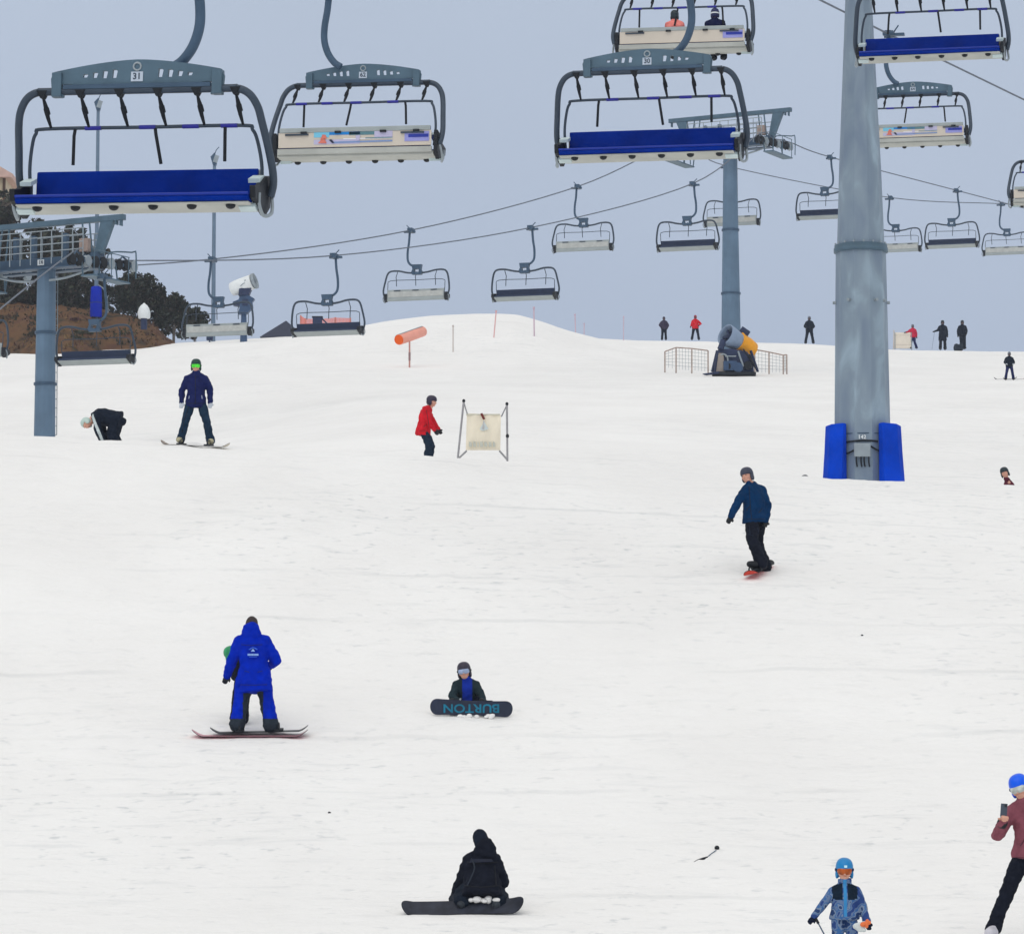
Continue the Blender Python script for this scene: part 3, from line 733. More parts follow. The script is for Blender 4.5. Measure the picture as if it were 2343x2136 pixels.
def near_tower():
    px, d = 1698 * DP, 86.2; g = on(px, d); root = empty('lift_tower', g, math.atan2(-1, 2.6)); s = F / d
    tag(root, 'near lift tower, thick grey steel pole with blue pads round its foot', 'lift tower', 'steel towers of the chairlifts')
    def zz(y): return P(px, y * DP, d).z - g.z
    zb, zj, zt = zz(943), zz(487), zz(0)
    lo = MB(); lo.lathe((0, 0, 0), [(.635, -1.2), (.63, zb), (.555, zj - .12)], 10, smooth=False); po = lo.build('pole_lower', M_pole, root)
    up = MB(); up.lathe((0, 0, 0), [(.525, zj + .0), (.462, zj + (zt - zj) * .33), (.38, zj + (zt - zj) * .66), (.296, zt), (.27, zt + 2.0)], 10, smooth=False); up.build('pole_upper', M_pole, root)
    fl = MB(); fl.lathe((0, 0, zj), [(.535, -.13), (.60, -.12), (.60, -.03), (.585, -.03), (.585, .04), (.505, .06)], 28); fo = fl.build('flange', M_steel, root)
    for k in range(16):
        a = 2 * math.pi * k / 16; MB().lathe((.56 * math.cos(a), .56 * math.sin(a), zj + .04), [(.02, 0), (.02, .05)], 6).build('bolt', M_galv, fo)
    z2 = zz(596)
    for a in (200, 258, 320, 345, 20):
        MB().tube([(.54 * math.cos(R(a)), .54 * math.sin(R(a)), z2), (.63 * math.cos(R(a)), .63 * math.sin(R(a)), z2)], .035, 8).build('peg', M_galv, po)
    MB().lathe((0, 0, zb + .95), [(.598, 0), (.604, .0), (.604, .02), (.598, .02)], 24).build('weld_seam', M_steel_d, po)
    # pads: curved slabs each side of the foot, rotated back so they face left and right in the picture
    rot = -root.rotation_euler.z
    zp = zz(838)
    for nm, a0, a1, th in (('pad', 152, 232, .30), ('pad', -62, 28, .36)):
        rings = []
        for z, ex in ((zb - 1.0, .12), (zb, .07), (zb + (zp - zb) * .5, .03), (zp, 0)):
            row = []
            for k in range(4):
                a = R(a0 + (a1 - a0) * k / 3) + rot; r1 = .63
                row.append((r1 * math.cos(a), r1 * math.sin(a), z))
            for k in range(3, -1, -1):
                a = R(a0 + (a1 - a0) * k / 3) + rot; r2 = .63 + th * (.80 if k in (0, 3) else 1) * .62 + ex
                row.append((r2 * math.cos(a), r2 * math.sin(a), z))
            rings.append(row)
        mb = MB(); n = 8; vs_ = [p for r_ in rings for p in r_]; fs = []
        for i in range(3):
            for k in range(n): fs.append((i * n + k, i * n + (k + 1) % n, (i + 1) * n + (k + 1) % n, (i + 1) * n + k))
        fs += [tuple(range(n - 1, -1, -1)), tuple(range(3 * n, 4 * n))]
        mb.add(vs_, fs); mb.build(nm, M_pad, root, .03)
    zs = zz(874)
    st = MB(); st.tube([(.625 * math.cos(R(a) + rot), .625 * math.sin(R(a) + rot), zs + .015 * math.sin(R(a * 3))) for a in range(225, 305, 8)], .022, 6); st.build('strap', M_black, root)
    for a0, a1, za, zb_ in ((228, 254, 898, 888), (282, 304, 884, 894)):
        MB().tube([(.63 * math.cos(R(a0) + rot), .63 * math.sin(R(a0) + rot), zz(za)), (.66 * math.cos(R((a0 + a1) / 2) + rot), .66 * math.sin(R((a0 + a1) / 2) + rot), zz((za + zb_) / 2 + 2)), (.63 * math.cos(R(a1) + rot), .63 * math.sin(R(a1) + rot), zz(zb_))], .02, 6).build('cord', M_black, root)
    a = R(264) + rot; M = Matrix.Translation((.66 * math.cos(a), .66 * math.sin(a), zz(892))) @ Matrix.Rotation(rot, 4, 'Z')
    bx = MB(); bx.box(M.translation, (.36, .14, .30), M); bo = bx.build('junction_box', M_galv, root, .015)
    cb = MB()
    for k in (-.13, -.03, .04, .14): cb.tube(smooth_path([M @ Vector((k, -.04, -.15)), M @ Vector((k, -.06, -.27)), M @ Vector((k + .02, 0, -.36))], 3), .018, 6)
    cb.build('cable', M_black, bo)
    lettering('tower_number', '142', .12, Matrix.Translation((.615 * math.cos(a), .615 * math.sin(a) , zz(866))) @ Matrix.Rotation(rot, 4, 'Z'), M_white, po)
    before = set(bpy.data.objects); tower_head(root, False)
    for o in set(bpy.data.objects) - before:
        if o.parent == root: o.location.z += zt + 2.1
    return root
near_tower()

# ------------------------------------------------------------------ ropes
def rope(label, pts, r, sub=8):
    ps = smooth_path(pts, sub) if sub > 1 else [Vector(p) for p in pts]; o = MB().tube(ps, r, 6).build('haul_rope', M_cable); tag(o, label, 'lift cable', 'haul ropes of the chairlifts'); return o
def ext(a, b, f): return a + (b - a) * f
gB = sorted(GRIPS['B'], key=lambda p: p.y); gF = sorted(GRIPS['F'], key=lambda p: p.y)
rope('near lift cable slanting down to the right behind the near tower pole', [gB[0] + Vector((-9, -23.4, .5))] + gB + [ext(gB[-2], gB[-1], 2.2)], .026, 1)
rope('near lift cable above the top edge carrying the blue chairs', [gF[0] + Vector((-9, -23.4, 1.5))] + gF + [ext(gF[-2], gF[-1], 2.0)], .026, 1)
def sheave_pts(root, H, s_):
    Mx = Matrix.Translation(root.location) @ Matrix.Rotation(root.rotation_euler.z, 4, 'Z')
    return [Mx @ Vector((s_ * 2.52, y, H + .09 + .07 * y)) for y in (-2.0, 0, 2.3)]
a, b = sorted(FG['F'], key=lambda p: p.y), sorted(FG['B'], key=lambda p: p.y)
lowA = ext(a[1], a[0], 1.0) + Vector((-14, -26, -11)); 
ropeA = [P(-240, 905, 118)] + sheave_pts(tL, HL, 1) + a[1:4] + sheave_pts(tM, HM, 1) + a[4:] + [ext(a[-2], a[-1], 2.0)]
ropeA.sort(key=lambda p: p.y)
rope('far lift cable carrying the chairs with dark seats', ropeA, .030)
ropeB = [b[0]] + sheave_pts(tL, HL, -1) + b[1:4] + sheave_pts(tM, HM, -1) + b[4:] + [ext(b[-2], b[-1], 1.6)]
ropeB.sort(key=lambda p: p.y)
rope('far lift cable carrying the light-backed chairs seen from behind', ropeB, .030)
#PART2
# ------------------------------------------------------------------ masts, snow guns, hut, lodge, cover
M_mast = mat('mast_steel', (104, 124, 144), .5, .1, .1, 2)
M_gundark = mat('gun_navy', (40, 52, 84), .55, 0, .15, 4)
M_gunblue = mat('gun_blue', (58, 82, 114), .5, 0, .15, 4)
def heath_on(px, d):
    p = P(px, 780, d); return Vector((p.x, d, max(heath_z(px, d), terrain(p.x, d))))
def mast(label, px, d, ytop, base, pad):
    root = empty('lamp_mast', base); tag(root, label, 'mast', 'thin steel masts on the ridge'); H = P(px, ytop, d).z - base.z
    m = MB(); m.tube([(0, 0, -.5), (0, 0, H)], [.15, .11], 10); m.build('pole', M_mast, root)
    h = MB(); h.prism([(-.10, H - .1), (.12, H - .1), (.20, H + .25), (.02, H + .75), (-.26, H + .45)], -.2, .2); h.build('lamp_head', M_steel_d, root)
    MB().box((.12, -.22, H + .3), (.3, .06, .5), Matrix.Rotation(R(18), 4, 'Y')).build('lamp_glass', M_galv, root)
    MB().tube([(-.05, 0, H + .5), (.12, 0, H + .95), (.30, 0, H + 1.15)], .03, 6).build('bracket', M_steel_d, root)
    if pad:
        pd = MB(); pd.lathe((0, 0, 0), [(.38, .1), (.40, .3), (.40, 1.2), (.37, 1.9), (.34, 2.15), (.2, 2.2)], 16); po = pd.build('pad', M_padd, root)
        MB().lathe((0, 0, 1.05), [(.405, 0), (.405, .05)], 16).build('strap', M_gundark, po)
        MB().tube(smooth_path([(.12, 0, 2.3), (.5, -.1, 2.0), (.75, -.1, 1.3), (.8, 0, .4)], 4), .04, 6).build('hose', M_galv, root)
mast('thin grey mast with a deep blue pad round its foot, behind the left tower head', 219, 262, 250, heath_on(219, 262), True)
mast('thin bare grey mast standing left of the white snow gun', 486, 262, 375, on(486, 262), False)
def control_box(px, d):
    b = on(px, d); root = empty('control_box', b); tag(root, 'small dark box on a post at the foot of the bare thin mast', 'control box')
    MB().box((0, 0, .55), (.42, .3, .85)).build('cabinet', M_gundark, root, .02); MB().tube([(0, 0, -.4), (0, 0, .2)], .06, 6).build('post', M_steel_d, root)
    MB().box((0, -.16, .6), (.32, .02, .6)).build('door', M_steel_d, root)
control_box(478, 260)
def white_gun():
    d = 256; px = 556; b = on(px, d); root = empty('snow_gun', b, 0); tag(root, 'white snow gun on a tall blue mount, tilted up to the right above a chair', 'snow gun')
    s = F / d; zc = P(px, 652, d).z - b.z
    MB().tube([(0, 0, -.5), (0, 0, zc - 1.9)], [.26, .17], 10).build('pedestal', M_gunblue, root)
    ax = Vector((.90, -.22, .30)).normalized()
    c = Vector((-.02, 0, zc))
    mt = MB(); mt.prism([(-.35, zc - 1.95), (.2, zc - 1.95), (.62, zc - 1.5), (.55, zc - 1.15), (.72, zc - .95), (.35, zc - .72), (-.2, zc - .62), (-.34, zc - 1.0), (-.72, zc - 1.15), (-.70, zc - 1.38), (-.25, zc - 1.45)], -.32, .32); mt.build('swivel_mount', M_gunblue, root, .03)
    mb = MB(); mb.box((.1, -.36, zc - 1.2), (.36, .14, .4)); mb.box((-.45, -.34, zc - 1.28), (.3, .1, .25)); mb.build('valve_block', M_gundark, root, .02)
    MB().prism([(-.34, zc - .75), (.34, zc - .7), (.52, zc - .25), (.2, zc - .15), (-.3, zc - .3)], -.42, .42).build('yoke', M_gundark, root, .02)
    br = MB(); br.lathe(c, [(.36, -.92), (.44, -.86), (.50, -.5), (.50, .6), (.46, .62), (.30, .60)], 24, ax); bo = br.build('barrel', M_white, root)
    rg = MB(); rg.lathe(c + ax * .66, [(.47, 0), (.53, .03), (.53, .2), (.47, .22), (.40, .12), (.40, .0)], 24, ax); rg.build('nozzle_ring', M_galv, bo)
    x, y = Vector((.94, 0, .33)), Vector((-.33, 0, .94))
    lg = MB(); o = c + Vector((.1, -.52, .03))
    lg.tube(smooth_path([o - x * .32 - y * .08, o - x * .1 + y * .02, o + x * .12, o + x * .34 + y * .03], 4), .03, 6); lg.box(o + x * .08 + y * .14, (.09, .03, .16)); lg.build('emblem', M_galv, bo)
white_gun()
def yellow_gun():
    d = 200; b = on(1668, d); root = empty('snow_gun', b); tag(root, 'grey and yellow fan snow gun on a dark carriage in front of the far tower', 'snow gun')
    s = F / d
    def L(x, y, dy=0): p = P(x * DP, y * DP, d + dy); return p - b
    ax = Vector((-.74, -.56, .36)).normalized(); c = L(1438, 664)
    br = MB(); br.lathe(c, [(.46, -.52), (.49, -.4), (.55, .05), (.57, .36), (.53, .38), (.50, .26), (.47, -.1)], 26, ax); br.build('barrel', mat('gun_grey', (136, 154, 178), .5, 0, .08), root)
    MB().lathe(c, [(.49, -.12), (.49, -.08)], 22, ax).build('grille', M_black, root)
    MB().lathe(c, [(.20, -.06), (.14, .2), (.03, .28)], 14, ax).build('fan_hub', M_gundark, root)
    fb = MB()
    x, y = frame_of(ax)
    for k in range(7):
        a = k * 2 * math.pi / 7; dr = x * math.cos(a) + y * math.sin(a); fb.tube([c + ax * .02 + dr * .1, c + ax * .06 + dr * .47], [.05, .09], 6)
    fb.build('fan', M_gundark, root)
    c2 = c - ax * .60
    yl = MB(); yl.lathe(c2, [(.34, -1.0), (.44, -.95), (.51, -.5), (.51, .0), (.55, .06), (.47, .08)], 20, ax); yl.build('housing', mat('gun_yellow', (246, 166, 14), .5, 0, .08), root)
    MB().box(c2 - ax * .25 + Vector((.1, .1, .62)), (.5, .5, .42), Matrix.Rotation(R(35), 4, 'Y')).build('motor_box', M_gundark, root, .03)
    bd = MB(); bd.prism([(L(1412, 694).x, L(0, 690).z), (L(1440, 688).x, L(0, 688).z), (L(1470, 694).x, L(0, 694).z), (L(1482, 712).x, L(0, 712).z), (L(1484, 731).x, .05), (L(1404, 731).x, .05), (L(1407, 712).x, L(0, 712).z)], -.45, .45); bd.build('carriage', M_gundark, root, .05)
    cp = MB(); cp.box((.05, -.55, .45), (.7, .3, .5)); cp.lathe((.45, -.55, .35), [(.25, -.2), (.25, .2)], 14, (0, 1, 0)); cp.build('compressor', M_gunblue, root, .03)
    for nm, p0, p1, r, m in (('strut', (1452, 694, -.56), (1462, 724, -.6), .05, M_galv), ('strut', (1426, 704, -.56), (1448, 704, -.58), .035, M_galv), ('cable', (1462, 690, -.56), (1480, 716, -.62), .04, M_black), ('cable', (1474, 700, -.55), (1486, 728, -.6), .05, M_black), ('tow_wheel', (1470, 722, -.66), (1473, 722, -.50), .22, M_black), ('tow_wheel', (1430, 724, -.66), (1433, 724, -.50), .20, M_black), ('filter', (1417, 690, -.5), (1424, 672, -.4), .16, M_gundark)):
        MB().tube([L(p0[0], p0[1]) + Vector((0, p0[2], 0)), L(p1[0], p1[1]) + Vector((0, p1[2], 0))], r, 10).build(nm, m, root)
    lg = MB()
    for x0, x1 in ((1412, 1402), (1478, 1492)): lg.tube([L(x0, 690), L(x1, 732)], .07, 8)
    lg.build('leg', M_gundark, root)
    pn = MB(); pn.prism([(L(1405, 0).x, L(0, 734).z), (L(1422, 0).x, L(0, 734).z), (L(1419, 0).x, L(0, 698).z), (L(1410, 0).x, L(0, 698).z)], -.60, -.52); pn.build('side_panel', mat('panel_taupe', (150, 140, 132), .7), root)
    MB().tube(smooth_path([(-.55, -.5, .95), (-.3, -.62, 1.05), (-.1, -.64, .9), (-.05, -.62, .55), (.1, -.6, .4)], 4), .045, 6).build('hose', M_galv, root)
    sk = MB(); sk.box((L(1440, 0).x, -.3, .03), (2.2, 1.1, .16)); sk.build('skid', M_black, root)
    sp = MB(); sp.prism([(L(1378, 0).x, .0), (L(1410, 0).x, .12), (L(1410, 0).x, .02), (L(1385, 0).x, -.06)], -1.0, -.7); sp.build('drawbar', M_gundark, root)
yellow_gun()
def barrier(label, pts, d, mesh=True):
    """net barrier: list of (x, ytop, ybase) columns in measuring units"""
    b = Pd(pts[0][0], pts[0][2], d); root = empty('net_barrier', b); tag(root, label, 'barrier', 'net barriers around the far tower foot')
    q = [(Pd(x, y0, d) - b, Pd(x, y1, d) - b) for x, y0, y1 in pts]
    for a, c in q: MB().tube([c + Vector((0, 0, -.3)), a], .035, 6).build('post', M_rust, root)
    MB().tube([a for a, c in q], .035, 6).build('top_rail', M_rust, root)
    nt_ = MB()
    for (a, c), (a2, c2) in zip(q, q[1:]):
        n = max(3, int((a2 - a).length / .16))
        for k in range(1, n): f = k / n; nt_.tube([a.lerp(a2, f), c.lerp(c2, f)], .008, 4)
        for k in range(1, 6): f = k / 6; nt_.tube([a.lerp(c, f), a2.lerp(c2, f)], .008, 4)
    nt_.build('net', M_galv, root)
barrier('long net barrier left of the yellow and grey snow gun', [(1309, 692, 722), (1331, 684, 727), (1362, 686, 729), (1394, 690, 731)], 204)
barrier('short net barrier right of the yellow and grey snow gun', [(1486, 688, 733), (1514, 693, 733), (1542, 699, 733), (1549, 698, 731)], 203)

def tube_marker():
    g = ground(937, 841, 190, 260); root = empty('tube_marker', g); tag(root, 'orange padded tube on a thin post, standing on the snow mound', 'marker')
    d = g.y; H = P(937, 788, d).z - g.z
    pm = mat('post_salmon', (196, 140, 130), .7)
    MB().tube([(0, 0, -.4), (0, 0, H + .2)], .045, 8).build('post', pm, root); MB().tube([(0, 0, H * .3), (0, 0, H * .66)], .06, 8).build('post_sleeve', mat('post_sleeve', (150, 120, 120), .8), root)
    A = P(913, 779, d) - g; B = P(966, 747, d) - g; B.y += 1.9; A.y -= .3; ax = (B - A).normalized(); L_ = (B - A).length
    t = MB(); t.lathe(A, [(.27, .02), (.285, .05), (.29, L_ * .5), (.28, L_ - .05), (.25, L_)], 20, ax); t.build('tube_body', mat('tube_salmon', (244, 168, 148), .7, 0, .08, 2), root)
    e_ = MB(); e_.lathe(A, [(.265, -.03), (.27, .03)], 20, ax); e_.build('end_cap', mat('cap_orange', (240, 96, 20), .6, 0, .05), root)
    x, y = frame_of(ax); st = MB(); rows = []
    for f in (0.05, L_ - .04):
        n1 = Vector((-.55, -.25, .8)); n1 = (n1 - ax * n1.dot(ax)).normalized(); n2 = ax.cross(n1); rows.append([A + ax * f + (n1 * math.cos(a) + n2 * math.sin(a)) * .298 for a in np.linspace(-.7, .7, 9)])
    st.add(rows[0] + rows[1], [(k, k + 1, k + 10, k + 9) for k in range(8)], True); st.build('lit_top_stripe', M_galv, root)  # light on the tube's upper side, put in as a grey strip
tube_marker()
def pole_marker(label, x0, y0, x1, y1, col, r=.035, d=None):
    g = on(x1 * DP, d) if d else ground(x1 * DP, y1 * DP, 180, 262)
    root = empty('marker_pole', g); tag(root, label, 'marker pole', 'slim marker poles along the mound')
    t = P(x0 * DP, y0 * DP, g.y) - g
    MB().tube([(0, 0, -.4), t], r, 6).build('pole', mat(col[0], col[1], .7), root); MB().tube([t * .93, t], r * 1.6, 6).build('tip', mat(col[0], col[1], .7), root)
cB = ('pole_beige', (206, 196, 188)); cP = ('pole_pink', (228, 176, 174)); cF = ('pole_faded_pink', (208, 182, 196))
pole_marker('pale beige marker pole below the mound crest, right of the orange tube', 892, 640, 892, 693, cB)
pole_marker('pink marker pole leaning to the right on top of the mound', 977, 611, 971, 665, cP, .034)
pole_marker('faded pink marker pole right of the leaning one, on the falling side of the mound', 1051, 604, 1052, 662, cF, .04)
pole_marker('faded pink marker pole where the mound runs out, behind its right shoulder', 1132, 618, 1134, 657, cF, .035, 245)
pole_marker('thin pink marker pole standing alone on the skyline between mound and skiers', 1228, 622, 1228, 666, cF, .026, 262)
pole_marker('stubby pale marker pole at the right foot of the mound', 1150, 636, 1150, 660, cF, .03, 255)
pole_marker('thin greyish marker pole at the left end of the cream crash mat on the skyline', 1760, 650, 1760, 686, cB, .03, 268)

def safety_net():
    d = 262; cols = [(592, 622, 642), (601, 628, 642), (628, 629, 643), (660, 626, 642), (690, 627, 641)]
    b = Pd(592, 662, d); root = empty('safety_net', b); tag(root, 'salmon orange safety net on the skyline behind a dark-seated chair', 'safety net')
    q = [(Pd(x, y0, d) - b, Pd(x, y1 + 16, d) - b) for x, y0, y1 in cols]
    for a, c in q: MB().tube([c, a + Vector((0, 0, .05))], .05, 6).build('post', mat('net_post', (206, 130, 116), .8), root)
    n = MB()
    for (a, c), (a2, c2) in zip(q, q[1:]):
        m = max(6, int((a2 - a).length / .09))
        for k in range(m + 1): f = k / m; n.tube([a.lerp(a2, f), c.lerp(c2, f)], .019, 4)
        for k in range(15): f = k / 14; n.tube([a.lerp(c, f), a2.lerp(c2, f)], .019, 4)
    n.build('netting', mat('net_orange', (250, 146, 128), .8, 0, .1), root)
safety_net()
def dark_bin():
    b = on(625 * DP, 259); root = empty('marker_block', b); tag(root, 'small dark block standing in front of the salmon safety net', 'block'); b2 = Pd(625, 633, 259) - b
    MB().box(b2, (.62, .5, .55)).build('block', M_gundark, root, .03); MB().box(b2 + Vector((0, 0, .3)), (.72, .56, .06)).build('lid', M_black, root)
    MB().tube([b2 + Vector((0, 0, -.3)), Vector((0, 0, -.4))], .1, 6).build('foot', M_black, root)
    MB().tube([b2 + Vector((.3, -.1, .2)), Pd(648, 641, 259) - b], .05, 6).build('arm', M_gundark, root)
dark_bin()
def hut():
    d = 292; ap = P(650, 735, d); s = F / d
    b = Vector((ap.x, d, ap.z - 4.4)); root = empty('hut', b); tag(root, 'dark hut whose pitched roof peeps over the skyline left of the safety net', 'hut')
    MB().box((0, 0, 1.4), (2.4, 2.4, 3.0)).build('wall', mat('hut_wall', (60, 56, 60), .8), root)
    r = MB(); e_ = 1.7
    r.add([(-e_, -e_, 3.0), (e_, -e_, 3.0), (e_, e_, 3.0), (-e_, e_, 3.0), (.15, 0, 4.45)], [(0, 1, 4), (1, 2, 4), (2, 3, 4), (3, 0, 4), (3, 2, 1, 0)]); r.build('roof', mat('hut_roof', (48, 54, 74), .7), root)
    MB().box((0, -1.22, 1.3), (.8, .06, 1.9)).build('door', M_black, root)
hut()
def lodge():
    d = 292; c = P(13, 440, d); base = P(13, 742, d).z - 1.0
    root = empty('lodge', (c.x, d, base)); tag(root, 'tan walled lodge with a pale pink roof, just entering at the left edge', 'building')
    H = P(13, 392, d).z - base; W = 7
    MB().box((-W / 2 - .02, 3, H / 2 - .5), (W, 6, H + 1)).build('wall', mat('lodge_wall', (206, 190, 160), .8, 0, .08, 2), root)
    rf = MB(); rf.prism([(-W - .5, H - .3), (.5, H - .55), (.6, H - .3), (-W / 2, H + 2.1)], -.6, 6.6); ro = rf.build('roof', mat('lodge_roof', (214, 180, 166), .7, 0, .1, 2), root)
    MB().box((-.75, .5, H + 1.9), (.35, .4, 2.0)).build('chimney', M_steel_d, ro)
    MB().box((-.12, -.04, H / 2), (.22, .1, H - .6)).build('corner_post', mat('lodge_timber', (96, 72, 56), .8), root)
    for z in (H - 2.6, H - 5.2): 
        wo = MB().box((-1.5, -.03, z), (1.2, .1, 1.2)).build('window', mat('lodge_timber', (96, 72, 56), .8), root); MB().box((-1.5, -.09, z), (1.0, .04, 1.0)).build('pane', mat('glass_dark', (60, 70, 84), .1), wo)
lodge()
def hydrant_cover():
    b = heath_on(329, 258); root = empty('hydrant_cover', (b.x, 258, P(329, 733, 258).z)); tag(root, 'white hooded cover tied over a hydrant, in front of the dark bushes', 'cover')
    r = MB(); r.lathe((0, 0, 0), [(.33, .12), (.37, .2), (.40, .5), (.37, .8), (.25, 1.0), (.12, 1.08), (.05, 1.16)], 14)
    for i, v in enumerate(r.v): r.v[i] = Vector((v.x * (1 + .12 * math.sin(v.z * 5 + v.y * 6)), v.y, v.z))
    r.build('hood', M_white, root); MB().lathe((0, 0, -.6), [(.22, 0), (.22, .75)], 10).build('hydrant', M_gundark, root)
    MB().tube([(.36, -.1, .5), (.58, -.15, .62), (.64, -.15, .55)], .04, 6).build('hose', M_galv, root)
hydrant_cover()
def crash_mat():
    d = 268; b = Pd(1778, 686, d); root = empty('crash_mat', b); tag(root, 'cream crash mat standing on the skyline right of the near tower', 'mat')
    w_, h_ = 36 * DP * d / F, 32 * DP * d / F
    MB().box((0, 0, h_ / 2), (w_, .22, h_)).build('cushion', mat('mat_cream', (232, 222, 206), .7, 0, .04), root, .05)
    for x in (-w_ / 2 + .05, w_ / 2 - .05): MB().tube([(x, -.14, -.3), (x, -.14, h_)], .03, 6).build('post', M_galv, root)
    for z in (.25, h_ - .2): MB().box((0, -.115, z), (w_ * .98, .015, .04)).build('strap', mat('strap_sand', (214, 204, 190), .8), root)
crash_mat()

def banner():
    d = 83.5; b = on(951 * DP, d)
    b.z = Pd(951, 906, d).z
    root = empty('banner_frame', b); tag(root, 'cream warning banner laced between two leaning poles in the middle of the slope', 'banner')
    L = lambda x, y, dy=0: Pd(x, y, d + dy) - b
    pm = mat('banner_pole', (158, 156, 158), .5, .1)
    for nm, a, c in (('pole', (913, 789), (901, 905)), ('pole', (998, 795), (999, 906))):
        a, c = L(*a), L(*c); MB().tube([c + (c - a) * .15, a], .022, 8).build('pole', pm, root)
        MB().ell(a, (.034, .034, .04)).build('pole_cap', M_rubber, root)
    MB().ell(L(999, 858), (.036, .036, .05)).build('clamp', M_rubber, root)
    cord = mat('cord_grey', (150, 150, 152), .8)
    for p, q, r in (((913, 791), (920, 815), .014), ((998, 797), (987, 820), .014), ((901, 904), (919, 887), .022), ((999, 905), (983, 887), .022)):
        MB().tube([L(*p), L(*q)], r, 6).build('lace', cord, root)
    cs = [(919, 814), (986, 817), (985, 886), (917, 886)]; vs_ = []; fs = []; n = 18
    A, B, C, D = [L(*c) for c in cs]
    for side in (0, 1):
        for j in range(n + 1):
            for i in range(n + 1):
                u, v = i / n, j / n; p = A.lerp(B, u).lerp(D.lerp(C, u), v); bow = math.sin(math.pi * u) * math.sin(math.pi * v)
                p = p + Vector((0, -.05 * bow + .012 * math.sin(u * 17 + v * 4) + side * .01, .01 * math.sin(u * 9) * (1 - v))); vs_.append(p)
    m = (n + 1) ** 2
    for side in (0, 1):
        for j in range(n):
            for i in range(n): o = side * m + j * (n + 1) + i; fs.append((o, o + 1, o + n + 2, o + n + 1))
    mb = MB(); mb.add(vs_, fs, True); so_ = mb.build('fabric', mat('banner_cream', (240, 230, 208), .8, 0, .05, 3), root)
    MB().box(L(951, 816), (67 * DP * d / F, .03, .03)).build('hem', mat('banner_hem', (206, 202, 184), .8), root)
    f = lambda x, y, dy=-.085: L(x, y) + Vector((0, dy, 0))
    MB().tube([f(947.5, 814.5), f(953.5, 826)], .026, 8).build('red_tie', mat('tie_red', (110, 40, 34), .7), root)
    em = MB(); em.add([f(953, 830), f(944, 846), f(951, 849), f(962, 845)], [(0, 1, 2, 3)]); em.add([f(951.5, 829, -.09), f(949, 846, -.09), f(953.5, 846, -.09), f(953.5, 829, -.09)], [(0, 1, 2, 3)], False, 1)
    em.build('emblem', [mat('emblem_pale_blue', (206, 216, 214), .8), mat('emblem_grey', (186, 186, 186), .8)], so_)
    # the line of faded block letters, too worn to read
    x = 924.0
    for i, (w_, cut) in enumerate(((6, 0), (6, 1), (3, 0), (6, 1), (6, 0), (6, 1), (5, 0))):
        lt = MB(); lt.prism([(f(x, 0).x, f(0, 880).z), (f(x + w_, 0).x, f(0, 880).z), (f(x + w_, 0).x, f(0, 873).z), (f(x + w_ * .62, 0).x, f(0, 873).z if cut else f(0, 870).z), (f(x + w_, 0).x, f(0, 870).z), (f(x, 0).x, f(0, 870).z)], -.066, -.06)
        lt.build('letter', mat('letter_grey', (196, 198, 186), .8), so_); x += w_ + 2.3
banner()
def leash():
    g = ground(1391 * DP, 1690 * DP); root = empty('pole_strap', g); tag(root, 'dropped black strap with a round knob lying on the open snow', 'strap')
    L = lambda x, y: ground(x * DP, y * DP) - g + Vector((0, 0, .015))
    MB().tube([L(1366, 1699), L(1374, 1696), L(1384, 1693), L(1392, 1689)], [.008, .020, .024, .012], 8).build('strap', M_black, root)
    MB().tube([L(1391, 1690), L(1400, 1682), L(1410, 1675)], .006, 6).build('cord', M_steel_d, root)
    MB().ell(L(1411.5, 1673.5) + Vector((0, 0, .02)), (.032, .032, .03)).build('knob', M_black, root)
leash()
for x, y, lab in ((648, 1600, 'tiny dark clod of dirt on the open snow left of the kneeling person'), (1697, 1251, 'tiny dark clod of dirt on the snow below the blue-jacketed snowboarder')):
    g = ground(x * DP, y * DP); c = MB(); c.ell((0, 0, .006), (.019, .015, .014), None, 8, 6)
    for i, v in enumerate(c.v): c.v[i] = v * (1 + .3 * math.sin(i * 2.3))
    o = c.build('dirt_clod', M_rubber); o.location = g; tag(o, lab, 'clod', 'clods of dirt on the snow')

# ------------------------------------------------------------------ people
M_skin = mat('skin', (214, 160, 138), .55, 0, .06, 14)
def solid(name, mb, mats, parent, vox, wr=0.0, wsc=9.0, seed=0, fn=None, it=2):
    """fuse overlapping closed shapes into one continuous surface, soften it and give cloth its folds"""
    me = mb.mesh(name); t = bpy.data.objects.new('t', me); COL.objects.link(t)
    md = t.modifiers.new('r', 'REMESH'); md.mode = 'VOXEL'; md.voxel_size = vox
    me2 = bpy.data.meshes.new_from_object(t.evaluated_get(bpy.context.evaluated_depsgraph_get()))
    bpy.data.objects.remove(t); bpy.data.meshes.remove(me)
    me2.materials.clear()
    for m in (mats if isinstance(mats, list) else [mats]): me2.materials.append(m)
    bm = bmesh.new(); bm.from_mesh(me2)
    for _ in range(it): bmesh.ops.smooth_vert(bm, verts=bm.verts, factor=.5, use_axis_x=True, use_axis_y=True, use_axis_z=True)
    if wr:
        bm.normal_update()
        for v in bm.verts:
            c = v.co; n = mnoise.noise((c.x * wsc + seed, c.y * wsc, c.z * wsc * 1.5)) + .5 * mnoise.noise((c.x * wsc * 2.3, c.y * wsc * 2.3 + seed, c.z * wsc * 2.8)); v.co = c + v.normal * n * wr
    for f in bm.faces:
        f.smooth = True
        if fn: f.material_index = fn(f.calc_center_median())
    bm.to_mesh(me2); bm.free()
    me2.name = name
    return link(name, me2, parent)
V = Vector
from mathutils.bvhtree import BVHTree
